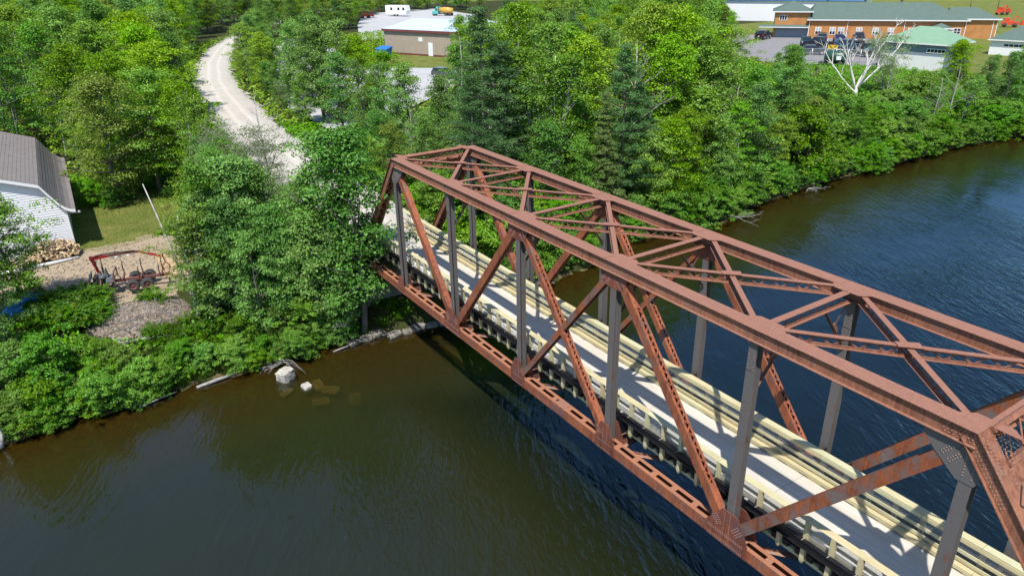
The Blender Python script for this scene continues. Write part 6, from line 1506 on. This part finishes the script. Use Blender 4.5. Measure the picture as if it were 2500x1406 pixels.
('maple',-327.4,-18.5,11.3,0), ('maple',-251.9,106.9,13.9,0), ('maple',-282.2,66.5,13.7,0), ('poplar',-180.5,226.4,14.5,0), ('maple',-258.0,110.0,13.6,0), ('poplar',-187.3,224.3,13.4,0),
('maple',-263.0,112.7,10.4,0), ('birch',-186.9,232.8,13.7,0), ('poplar',-184.1,241.1,14.5,0), ('poplar',-294.3,72.4,13.6,0), ('maple',-267.9,121.2,11.4,0), ('maple',-303.0,70.0,11.9,0),
('poplar',-267.2,126.1,11.6,0), ('poplar',-263.4,132.5,10.3,0), ('maple',-194.7,241.7,13.7,0), ('maple',-302.6,77.3,11.6,0), ('poplar',-256.2,152.3,13.9,0), ('poplar',-273.8,127.7,13.1,0),
('poplar',-308.0,76.2,10.7,0), ('maple',-268.0,141.2,13.6,0), ('maple',-196.2,251.5,13.9,0), ('poplar',-280.1,125.2,12.8,0), ('maple',-258.5,158.9,10.2,0), ('maple',-276.8,134.7,10.7,0),
('poplar',-272.9,142.5,13.1,0), ('poplar',-267.2,152.3,11.8,0), ('maple',-282.4,131.4,12.8,0), ('maple',-316.9,79.9,14.3,0), ('poplar',-262.9,168.2,10.0,0), ('poplar',-267.8,161.0,13.3,0),
('poplar',-280.1,143.9,10.4,0), ('poplar',-279.2,150.0,12.4,0), ('maple',-276.8,157.0,12.7,0), ('poplar',-287.0,144.3,13.1,0), ('maple',-268.6,173.3,10.8,0), ('maple',-276.4,164.5,10.7,0),
('poplar',-281.8,156.9,13.6,0), ('poplar',-296.2,135.6,12.3,0), ('poplar',-290.8,149.2,10.7,0), ('poplar',-290.4,155.2,10.2,0), ('poplar',-282.7,167.2,11.3,0), ('poplar',-287.8,164.4,10.6,0),
('maple',-304.1,159.9,10.5,0)]
# ------------------------------------------------------------------ trees
def leaf_mat(name, dark, mid, light, trans=0.35, hue=0.12):
    t = NT(name); t.n.remove(t.b)
    oi = t.new('ShaderNodeObjectInfo'); ge = t.new('ShaderNodeNewGeometry')
    c = t.ramp(ge.outputs['Random Per Island'], [(0.0, dark), (0.5, mid), (1.0, light)])
    hs = t.new('ShaderNodeHueSaturation')
    hv = t.math('ADD', 0.5-hue*0.10, t.math('MULTIPLY', oi.outputs['Random'], hue*0.28))
    t.l(hv, hs.inputs['Hue']); t.l(c, hs.inputs['Color'])
    rnd = t.math('FRACT', t.math('MULTIPLY', oi.outputs['Random'], 7.31))
    t.l(t.math('ADD', 0.82, t.math('MULTIPLY', rnd, 0.60)), hs.inputs['Value'])
    rnd2 = t.math('FRACT', t.math('MULTIPLY', oi.outputs['Random'], 13.7))
    t.l(t.math('ADD', 0.98, t.math('MULTIPLY', rnd2, 0.2)), hs.inputs['Saturation'])
    d = t.new('ShaderNodeBsdfDiffuse'); t.l(hs.outputs[0], d.inputs[0])
    tl = t.new('ShaderNodeBsdfTranslucent'); t.l(t.mix(1.0, hs.outputs[0], (1.25, 1.25, 0.55), 'MULTIPLY'), tl.inputs[0])
    m1 = t.new('ShaderNodeMixShader'); m1.inputs[0].default_value = trans
    t.l(d.outputs[0], m1.inputs[1]); t.l(tl.outputs[0], m1.inputs[2])
    gl = t.new('ShaderNodeBsdfGlossy'); gl.inputs['Roughness'].default_value = 0.5; gl.inputs[0].default_value = (0.9, 0.95, 0.9, 1)
    m2 = t.new('ShaderNodeMixShader'); m2.inputs[0].default_value = 0.018
    t.l(m1.outputs[0], m2.inputs[1]); t.l(gl.outputs[0], m2.inputs[2]); t.l(m2.outputs[0], t.out.inputs[0])
    return t.mat
M['leaf_maple'] = leaf_mat('maple_leaves', (0.099, 0.179, 0.021), (0.169, 0.282, 0.032), (0.282, 0.404, 0.062), 0.28)
M['leaf_poplar'] = leaf_mat('poplar_leaves', (0.080, 0.169, 0.038), (0.136, 0.263, 0.056), (0.226, 0.367, 0.094), 0.28)
M['leaf_birch'] = leaf_mat('birch_leaves', (0.089, 0.171, 0.028), (0.150, 0.265, 0.042), (0.240, 0.367, 0.073), 0.28)
M['leaf_pine'] = leaf_mat('pine_needles', (0.055, 0.115, 0.042), (0.092, 0.180, 0.066), (0.140, 0.245, 0.098), 0.2, 0.05)
M['leaf_spruce'] = leaf_mat('spruce_needles', (0.085, 0.140, 0.034), (0.140, 0.210, 0.050), (0.210, 0.280, 0.080), 0.25, 0.04)
M['leaf_alder'] = leaf_mat('alder_leaves', (0.077, 0.169, 0.024), (0.130, 0.259, 0.036), (0.207, 0.357, 0.062), 0.28)
M['leaf_willow'] = leaf_mat('willow_leaves', (0.106, 0.162, 0.065), (0.157, 0.218, 0.095), (0.224, 0.280, 0.140), 0.35, 0.06)
M['leaf_fern'] = leaf_mat('fern_leaves', (0.050, 0.123, 0.013), (0.084, 0.179, 0.020), (0.146, 0.246, 0.028), 0.4, 0.12)
def birch_bark():
    t = NT('birch_bark'); v = t.coord('Object', (1, 1, 3.5)); n = t.noise(v, 3.2, 4, 0.6)
    t.col(t.ramp(n, [(0.36, (0.05, 0.045, 0.04)), (0.45, (0.50, 0.48, 0.44)), (0.8, (0.62, 0.60, 0.57))])); t.rough(0.8)
    return t.mat
M['birch'] = birch_bark()

def leaves_np(rng, centers, radii, per, size, flat=0.65, elong=0.62, up=0.55, droop=0.0):
    """diamond leaves in flattened shells round the clump centres"""
    nC = len(centers); N = nC*per
    c = np.repeat(np.asarray(centers), per, 0); r = np.repeat(np.asarray(radii), per)
    d = rng.normal(size=(N, 3)); d /= np.linalg.norm(d, axis=1)[:, None]
    d[:, 2] = np.where(d[:, 2] < -0.35, -d[:, 2]*0.6, d[:, 2])
    rr = r*(0.35+0.65*rng.random(N)**0.6)
    pos = c+d*rr[:, None]*np.array([1, 1, flat])
    pos[:, 2] -= droop*rr
    nrm = d*0.55+np.array([0.10, -0.10, up+0.1])+rng.normal(size=(N, 3))*0.42
    nrm /= np.linalg.norm(nrm, axis=1)[:, None]
    a = np.cross(nrm, rng.normal(size=(N, 3))); a /= np.linalg.norm(a, axis=1)[:, None]
    b = np.cross(nrm, a)
    s = size*(0.65+0.7*rng.random(N))
    a = a*(s*0.5)[:, None]; b = b*(s*0.5*elong)[:, None]
    fold = nrm*(s*0.10)[:, None]
    v = np.stack([pos-a, pos+b+fold, pos+a, pos-b+fold], 1).reshape(-1, 3)
    f = np.arange(N*4).reshape(N, 4)
    return v, f

def make_tree(kind, seed):
    rng = np.random.default_rng(seed); R = random.Random(seed)
    cfg = dict(
        maple=dict(h=13, r=4.0, cb=0.18, np=34, ns=4, per=112, leaf=0.175, cr=1.05, tr=0.20, prof=lambda t: math.sin(math.pi*min(1, max(0.0, (t*0.86+0.14))))**0.6, el=(0.2, 0.9), bark='bark', mat='leaf_maple'),
        poplar=dict(h=13, r=3.0, cb=0.14, np=30, ns=4, per=105, leaf=0.16, cr=0.92, tr=0.17, prof=lambda t: (0.62+0.38*math.sin(math.pi*t))*(1-t**3*0.7), el=(0.35, 1.0), bark='bark', mat='leaf_poplar'),
        birch=dict(h=12, r=2.6, cb=0.32, np=26, ns=4, per=84, leaf=0.155, cr=0.82, tr=0.13, prof=lambda t: (0.45+0.55*math.sin(math.pi*t))*(1-t**4*0.6), el=(0.3, 1.0), bark='birch', mat='leaf_birch'),
        alder=dict(h=4.5, r=3.1, cb=0.05, np=34, ns=6, per=66, leaf=0.165, cr=0.58, tr=0.06, prof=lambda t: math.sqrt(max(0.05, 1-(t*0.95)**2)), el=(0.3, 1.2), bark='bark', mat='leaf_alder'),
        willow=dict(h=7, r=2.7, cb=0.12, np=34, ns=5, per=46, leaf=0.17, cr=0.75, tr=0.10, prof=lambda t: 0.6+0.4*math.sin(math.pi*t), el=(0.5, 1.2), bark='dead', mat='leaf_willow'))[kind]
    h, r = cfg['h'], cfg['r']
    tb = MB(); cen = []; rad_ = []
    multi = 3 if kind in ('alder', 'willow') else (2 if R.random() < 0.45 and kind != 'maple' else 1)
    stems = []
    for m_ in range(multi):
        az = R.uniform(0, 6.28); lean = (0.06 if multi == 1 else 0.16 if kind not in ('alder', 'willow') else 0.32)*R.uniform(0.6, 1.2)
        pts = []
        wx_, wy_ = R.uniform(-1, 1), R.uniform(-1, 1)
        for k in range(8):
            t = k/7
            pts.append(Vector((math.cos(az)*lean*h*t+0.02*h*wx_*math.sin(t*5), math.sin(az)*lean*h*t+0.02*h*wy_*math.sin(t*4+1), h*t*0.84-0.3*(1-t))))
        tb.tube(pts, [cfg['tr']*(1-0.85*k/7)/math.sqrt(multi)+0.012 for k in range(8)], 7)
        stems.append(pts)
    def stem_at(st, t):
        q = t*7; i = min(6, int(q)); return st[i].lerp(st[i+1], q-i)
    for i in range(cfg['np']):
        st = stems[i % multi]
        u = (i+R.random())/cfg['np']; t = cfg['cb']+(0.99-cfg['cb'])*u
        o = stem_at(st, min(0.99, t*(0.97 if kind != 'alder' else 0.9)))
        az = i*2.39996+R.uniform(-0.5, 0.5)
        ln = r*cfg['prof'](u)*R.uniform(0.62, 1.08)
        el = cfg['el'][0]+(cfg['el'][1]-cfg['el'][0])*u+R.uniform(-0.2, 0.2)
        d = Vector((math.cos(az)*math.cos(el), math.sin(az)*math.cos(el), math.sin(el)))
        end = o+d*ln; mid = o+d*ln*0.5+Vector((0, 0, -0.06*ln))
        br = cfg['tr']*0.36*(1-0.7*u)+0.010
        tb.tube([o, mid, end], [br, br*0.65, br*0.25], 4, False)
        for j in range(cfg['ns']):
            f = 0.38+0.62*(j+R.random()*0.7)/cfg['ns']
            p = o.lerp(end, min(1.03, f))
            off = Vector((R.gauss(0, 1), R.gauss(0, 1), R.gauss(0, 0.6)))*(0.26*ln)
            q = p+off
            if j % 2 == 0: tb.tube([p, q], [br*0.3, br*0.15], 3, False)
            cen.append(tuple(q)); rad_.append(cfg['cr']*R.uniform(0.55, 1.15))
    if kind == 'willow':
        for _ in range(60):
            p = Vector(R.choice(cen)); tb.tube([p, p+Vector((R.gauss(0, .5), R.gauss(0, .5), R.uniform(0.3, 0.9)))], [0.016, 0.006], 3, False)
    v, f = leaves_np(rng, cen, rad_, cfg['per'], cfg['leaf'], elong=0.36 if kind == 'willow' else 0.66)
    return tb.mesh(kind+'_trunk', M[cfg['bark']]), np_mesh(kind+'_crown', v, f, M[cfg['mat']]), float(np.percentile(v[:, 2], 98.5))

def make_conifer(kind, seed):
    rng = np.random.default_rng(seed); R = random.Random(seed)
    pine = kind == 'pine'
    h = 16 if pine else 12; r = 3.6 if pine else 2.7
    tb = MB(); tb.tube([(0, 0, -0.3), (0.1, 0, h*0.5), (0.05, 0.05, h*0.97)], [0.22 if pine else 0.15, 0.13, 0.02], 7)
    cen = []; rr = []
    lv = 13 if pine else 22
    for i in range(lv):
        u = i/(lv-1); z = h*((0.22 if pine else 0.06)+(0.76 if pine else 0.92)*u)
        Rr = r*((0.75+0.35*math.sin(3.0*u+0.3))*(1-u**2.2*0.85) if pine else (1-u)*1.0+0.06)
        nb = 7 if pine else max(4, int(10*(1-u)+4))
        for k in range(nb):
            az = k*6.283/nb+i*1.1+R.uniform(-0.3, 0.3); ln = Rr*R.uniform(0.65, 1.1)
            rise = 0.18 if pine else -0.28
            e = Vector((math.cos(az)*ln, math.sin(az)*ln, z+rise*ln+R.uniform(-.25, .25)*(3.0 if pine else 1.0)))
            tb.tube([(0.05, 0, z), tuple(e)], [0.035, 0.01], 4, False)
            m_ = 5 if pine else 4
            for j in range(m_):
                f = 0.35+0.65*(j+R.random()*0.6)/m_
                q = Vector((0.05, 0, z)).lerp(e, f)+Vector((R.gauss(0, .15), R.gauss(0, .15), R.gauss(0, .08)))*ln*0.6
                cen.append(tuple(q)); rr.append((0.62 if pine else 0.42)*R.uniform(0.7, 1.2))
    v, f = leaves_np(rng, cen, rr, 64 if pine else 62, 0.18 if pine else 0.16, flat=0.5, elong=0.30, up=0.7)
    return tb.mesh(kind+'_trunk', M['bark']), np_mesh(kind+'_crown', v, f, M['leaf_'+kind]), h

def make_dead(seed, h=10.0, spread=1.0, mat='dead', n=13):
    R = random.Random(seed); tb = MB()
    tb.tube([(0, 0, -0.3), (0.15, 0.1, h*0.4), (0.05, 0.3, h*0.75), (0.2, 0.25, h)], [0.13, 0.09, 0.05, 0.012], 6)
    def br(o, d, ln, rr, dep):
        e = o+d*ln; mid = o.lerp(e, 0.5)+Vector((R.gauss(0, .06), R.gauss(0, .06), 0.04))*ln
        tb.tube([o, mid, e], [rr, rr*0.6, rr*0.2], 4, False)
        if dep > 0:
            for k in range(3):
                p = o.lerp(e, R.uniform(0.35, 0.95))
                dd = (d+Vector((R.gauss(0, .5), R.gauss(0, .5), R.uniform(-0.1, 0.6)))).normalized()
                br(p, dd, ln*R.uniform(0.35, 0.6), rr*0.5, dep-1)
    for i in range(n):
        t = 0.3+0.68*i/n; az = i*2.4+R.uniform(-.4, .4); el = R.uniform(0.35, 0.95)
        br(Vector((0.1, 0.15*t, h*t)), Vector((math.cos(az)*math.cos(el), math.sin(az)*math.cos(el), math.sin(el))), h*0.27*(1.15-t)*spread*1.5, 0.045*(1.2-t), 2)
    return tb.mesh('dead_trunk', M[mat]), None, h

PROTO = {}
for kd, seeds in (('maple', (1, 2, 3)), ('poplar', (11, 12, 13)), ('birch', (21, 22)), ('alder', (31, 32, 33)), ('willow', (41, 42))):
    PROTO[kd] = [make_tree(kd, s) for s in seeds]
PROTO['pine'] = [make_conifer('pine', 51), make_conifer('pine', 52)]
PROTO['spruce'] = [make_conifer('spruce', 61)]
PROTO['dead'] = [make_dead(71), make_dead(72)]
NAME = dict(maple='maple_tree', poplar='poplar_tree', birch='birch_tree', alder='alder_bush', willow='willow_tree', pine='pine_tree', spruce='spruce_tree', dead='dead_tree')
LOOK = dict(maple='broad yellow green tree', poplar='upright mid green tree', birch='slender white stemmed tree', alder='rounded bright green bush', willow='wispy grey green tree', pine='soft blue green pine', spruce='pointed spruce', dead='bare leafless grey tree')
def tree(kd, x, y, h, rz, variant, label, group, sxy=1.0):
    tm, cm, h0 = PROTO[kd][variant % len(PROTO[kd])]
    z = float(ground(x, y)); s = h/h0
    e = empty(NAME[kd], (x, y, z-0.05), rz); e.scale = (s*sxy, s*sxy, s)
    inst('trunk', tm, e)
    if cm is not None: inst('crown', cm, e)
    tag(e, label, 'bush' if kd == 'alder' else 'tree', group)
    return e
def area(x, y):
    if y < -9 and x > -16:
        return ('on the left bank below the yard' if x > 1.2 else 'between the yard and the left bank'), 'near left bank'
    if y < 8 and x > -24:
        if y < -4.5: return 'in the clump right of the log trailer', 'beside the far bridge end'
        return ('close to the left of the far bridge end' if x > -8 else 'beside the lower stretch of gravel road'), 'beside the far bridge end'
    if y < float(road_y(x))-1:
        if x > -55: return ('just behind the white house' if y < -11 else 'beyond the lawn, left of the road'), 'woods left of the road'
        if x > -120: return ('in the left woods far from the road' if y < -14 else 'in the left woods next to the road'), 'woods left of the road'
        return 'in the far woods at the top left', 'far woods top left'
    if y < 30 and x < -38: return ('right of the gravel road by the white pickup' if x > -62 else 'right of the upper gravel road'), 'right of the road'
    if x < -140: return ('in the distant woods behind the camper' if y < 150 else 'in the distant woods at the top centre'), 'distant woods'
    if x > -10:
        return ('on the right bank just past the bridge' if y < 24 else 'on the right bank by the river bend' if y < 46 else 'midway along the right bank' if y < 72 else 'far along the right bank'), 'right river bank'
    if y > 100: return 'near the green roofed buildings', 'around the green roofed buildings'
    return ('in the woods close behind the truss' if x > -34 else 'in the woods near the gravel lot' if y < 60 else 'in the woods below the car park'), 'woods behind the bridge'
def sizeword(kd, h):
    if kd == 'alder': return 'tiny' if h < 2.2 else 'small' if h < 3.3 else 'large'
    return 'short' if h < 7.5 else 'medium tall' if h < 11 else 'very tall'
TR = random.Random(99)
for kd, x, y, h, k in TREES:
    a_, gname = area(x, y)
    tree(kd, x, y, h, TR.uniform(0, 6.28), TR.randrange(3), sizeword(kd, h)+' '+LOOK[kd]+' '+a_, NAME[kd].replace('_', ' ').replace('bush', 'bushe')+'s '+gname, TR.uniform(0.9, 1.12))
# ------------------------------------------------------------------ special trees, ferns, undergrowth
def whitetree(x, y, h, label, seed):
    R = random.Random(seed); tb = MB()
    def br(o, d, ln, rr, dep, bend):
        pts = [o]; dd = d.copy(); n_ = 9
        for k in range(n_):
            dd = (dd+bend*0.10+Vector((R.gauss(0, .07), R.gauss(0, .07), R.gauss(0, .05)))).normalized(); pts.append(pts[-1]+dd*ln/n_)
        tb.tube(pts, [rr*(1-k/n_)**0.8*0.94+0.012 for k in range(n_+1)], 7, False)
        if dep:
            for k in range(6 if dep > 1 else 4):
                i = R.randrange(3, n_); p = pts[i]; t_ = (pts[i]-pts[i-1]).normalized()
                sd = t_.cross(Vector((R.gauss(0, 1), R.gauss(0, 1), R.gauss(0, 1)))).normalized()
                nd = (t_*0.75+sd*0.65+Vector((0, 0, 0.15))).normalized()
                br(p, nd, ln*R.uniform(0.28, 0.5)*(1.25-i/n_), rr*(1-i/n_)*0.62+0.01, dep-1, Vector((0, 0, R.uniform(-0.3, 0.9))))
    tb.tube([(0.4, -0.2, -0.5), (0.1, -0.05, 0.6), (0, 0, 1.5)], [0.30, 0.24, 0.20], 9)
    for a, el, l_ in ((0.2, 1.05, 0.75), (1.15, 0.62, 1.0), (1.7, 1.1, 0.95), (3.0, 1.15, 0.7), (4.1, 0.62, 0.85), (4.6, 1.05, 0.8)):
        br(Vector((0, 0, R.uniform(0.5, 1.4))), Vector((math.cos(a)*math.cos(el), math.sin(a)*math.cos(el), math.sin(el))), h*l_, 0.155, 2, Vector((0, 0, 0.35)))
    e = empty('dead_tree', (x, y, float(ground(x, y))-0.1)); tb.build('trunk', M['whitewood'], e)
    return tag(e, label, 'tree')
M['whitewood'] = simple('white_bleached_wood', (0.66, 0.63, 0.58), 0.8, 0, 0.15)
whitetree(-18.2, 87.0, 12.0, 'big bleached white dead tree with forked bare limbs on the right bank', 5)
# leaning bare pole trunk in front of the yard
e = empty('dead_tree', (-3.6, -11.0, float(ground(-3.6, -11.0)))); mb = MB(); mb.tube([(0, 0, -0.3), (-1.3, -0.6, 3.2), (-2.6, -1.0, 6.2), (-3.4, -1.4, 8.6)], [0.09, 0.075, 0.06, 0.03], 8); mb.tube([(-1.3, -0.6, 3.2), (-0.7, -0.9, 4.3)], [0.04, 0.015], 5); mb.build('trunk', M['dead'], e); tag(e, 'leaning pale bare trunk standing beside the log trailer', 'tree')
# white birch stem at the left edge of the water
e = empty('dead_tree', (3.0, -23.3, WATER)); mb = MB(); mb.tube([(0, 0, -0.2), (0.0, 0.25, 0.8), (-0.3, 0.0, 2.2), (-0.5, -0.1, 4.2), (-0.6, 0.1, 5.6)], [0.11, 0.10, 0.085, 0.06, 0.02], 8); mb.tube([(-0.35, 0, 2.6), (-0.3, 0.7, 3.4)], [0.04, 0.012], 5); mb.tube([(-0.45, 0, 3.4), (-0.5, -0.8, 4.2)], [0.035, 0.012], 5); mb.tube([(-0.45, 0, 3.5), (-0.4, 0.7, 4.6)], [0.03, 0.01], 5); mb.build('trunk', M['birch'], e); tag(e, 'crooked white birch stem leaning over the water at the left edge', 'tree')

def fern_mesh(seed):
    R = random.Random(seed); vs = []; fs = []
    for k in range(16):
        az = k*6.283/16+R.uniform(-.2, .2); ln = R.uniform(0.7, 1.15); rise = R.uniform(0.45, 0.85)
        prev = None
        for s in range(9):
            t = s/8; rr = ln*t; z = rise*math.sin(t*2.3)*0.95; w = 0.17*math.sin(math.pi*min(1, 0.12+t*0.88))
            c = Vector((math.cos(az)*rr, math.sin(az)*rr, z)); sd = Vector((-math.sin(az), math.cos(az), 0))
            if prev is not None and s > 0:
                for sg_ in (-1, 1):
                    b = len(vs); tip = c+sd*sg_*w+Vector((math.cos(az), math.sin(az), -0.25))*0.06
                    vs += [tuple(prev), tuple(c), tuple(tip)]; fs.append((b, b+1, b+2))
            prev = c
    return np_mesh('fern', vs, fs, M['leaf_fern'], False, 3)
ferns = [fern_mesh(s) for s in (1, 2, 3)]
R = random.Random(21)
def fern_spot(x0, x1, y0, y1, n, label, group, smin=0.8, smax=1.4):
    for k in range(n):
        x, y = R.uniform(x0, x1), R.uniform(y0, y1)
        o = inst('fern', ferns[k % 3], None, (x, y, float(ground(x, y))-0.02), R.uniform(0, 6.28)); s = R.uniform(smin, smax); o.scale = (s, s, s)
        tag(o, label, 'fern', group)
fern_spot(-9.6, -4.4, -20.2, -16.6, 75, 'fern in the dense green patch between the yard and the bank', 'ferns at the yard edge', 1.0, 1.6)
fern_spot(-6.4, -5.6, -14.6, -13.0, 5, 'bright fern right in front of the log trailer wheels', 'ferns by the trailer wheels')
fern_spot(-3.0, 1.6, -14.5, -8.6, 50, 'fern on the open grassy bank below the bark heap', 'ferns on the open bank', 0.7, 1.2)
fern_spot(-0.2, 2.6, -0.6, 6.2, 40, 'low leafy plant on the bank under the bridge', 'plants under the bridge', 0.5, 0.9)
fern_spot(-10, 2.2, 7.0, 16.0, 60, 'bright leafy plant on the bank right of the far bridge end', 'plants right of the bridge end', 0.9, 1.6)

# undergrowth: leaves over the forest floor, one mass
def undergrowth(name, x0, x1, y0, y1, n, per, size, rad_, mat, keep, hz=0.35, seed=1):
    rng = np.random.default_rng(seed)
    x = rng.uniform(x0, x1, n); y = rng.uniform(y0, y1, n)
    k = keep(x, y); x, y = x[k], y[k]
    c = np.stack([x, y, ground(x, y)+rng.uniform(0.0, hz, len(x))], 1)
    v, f = leaves_np(rng, c, rad_*(0.6+0.8*rng.random(len(x))), per, size, 0.6, 0.6, 0.8)
    o = bpy.data.objects.new(name, np_mesh(name, v, f, mat)); C.objects.link(o); o['kind'] = 'stuff'
    return o
def wild(x, y):
    ok = (bank_x(y)-x > 0.15) & (np.abs(y-road_y(x)) > 3.3) & ~in_poly(x, y, DIRT) & ~in_poly(x, y, LAWN) & ~in_poly(x, y, LOT) & ~in_poly(x, y, SHEDGRASS) & ~in_poly(x, y, lotp)
    ok &= ~((x > -42) & (x < -19) & (y < -16.5) & (y > -29)) & ~((y > -1.2) & (y < 6.5) & (x > -2.2))
    ok &= ~((np.hypot((x+4.6)/2.8, (y+14.6)/3.9)) < 0.95)
    return ok
undergrowth('undergrowth', -46, 4, -27, 20, 9000, 9, 0.26, 0.45, M['leaf_alder'], wild, 0.5, 1)
undergrowth('undergrowth', -46, 4, 18, 118, 14000, 8, 0.30, 0.55, M['leaf_alder'], wild, 0.6, 2)
undergrowth('undergrowth', -170, -44, -45, 130, 16000, 7, 0.50, 0.9, M['leaf_maple'], wild, 0.8, 3)
# grass tufts
def grass(name, x0, x1, y0, y1, n, h, keep, mat, seed):
    rng = np.random.default_rng(seed)
    x = rng.uniform(x0, x1, n); y = rng.uniform(y0, y1, n); k = keep(x, y); x, y = x[k], y[k]; n = len(x)
    b = np.stack([x, y, ground(x, y)-0.02], 1); a = rng.uniform(0, 6.283, n); hh = h*(0.5+rng.random(n))
    sd = np.stack([np.cos(a), np.sin(a), 0*a], 1)*(0.012+0.03*h)
    tip = b+np.stack([rng.normal(0, .3, n)*hh, rng.normal(0, .3, n)*hh, hh], 1)
    v = np.stack([b-sd, b+sd, tip], 1).reshape(-1, 3); f = np.arange(n*3).reshape(n, 3)
    o = bpy.data.objects.new(name, np_mesh(name, v, f, mat, False, 3)); C.objects.link(o); o['kind'] = 'stuff'
M['grassblade'] = leaf_mat('grass_blades', (0.10, 0.135, 0.028), (0.14, 0.18, 0.035), (0.22, 0.22, 0.06), 0.3, 0.06)
M['reed'] = leaf_mat('bank_reeds', (0.075, 0.13, 0.03), (0.11, 0.18, 0.04), (0.17, 0.22, 0.05), 0.35, 0.05)
grass('lawn_grass', -40, -18, -18, -6, 22000, 0.16, lambda x, y: in_poly(x, y, LAWN) & ~((x < -20.4) & (y < -16.6)), M['grassblade'], 4)
grass('bank_grass', -2.6, 2.4, -14.8, -8.6, 14000, 0.55, lambda x, y: bank_x(y)-x > 0.1, M['reed'], 5)
grass('verge_grass', -170, -1.5, -10, 45, 30000, 0.35, lambda x, y: (np.abs(np.abs(y-road_y(x))-3.9) < 0.9), M['grassblade'], 6)
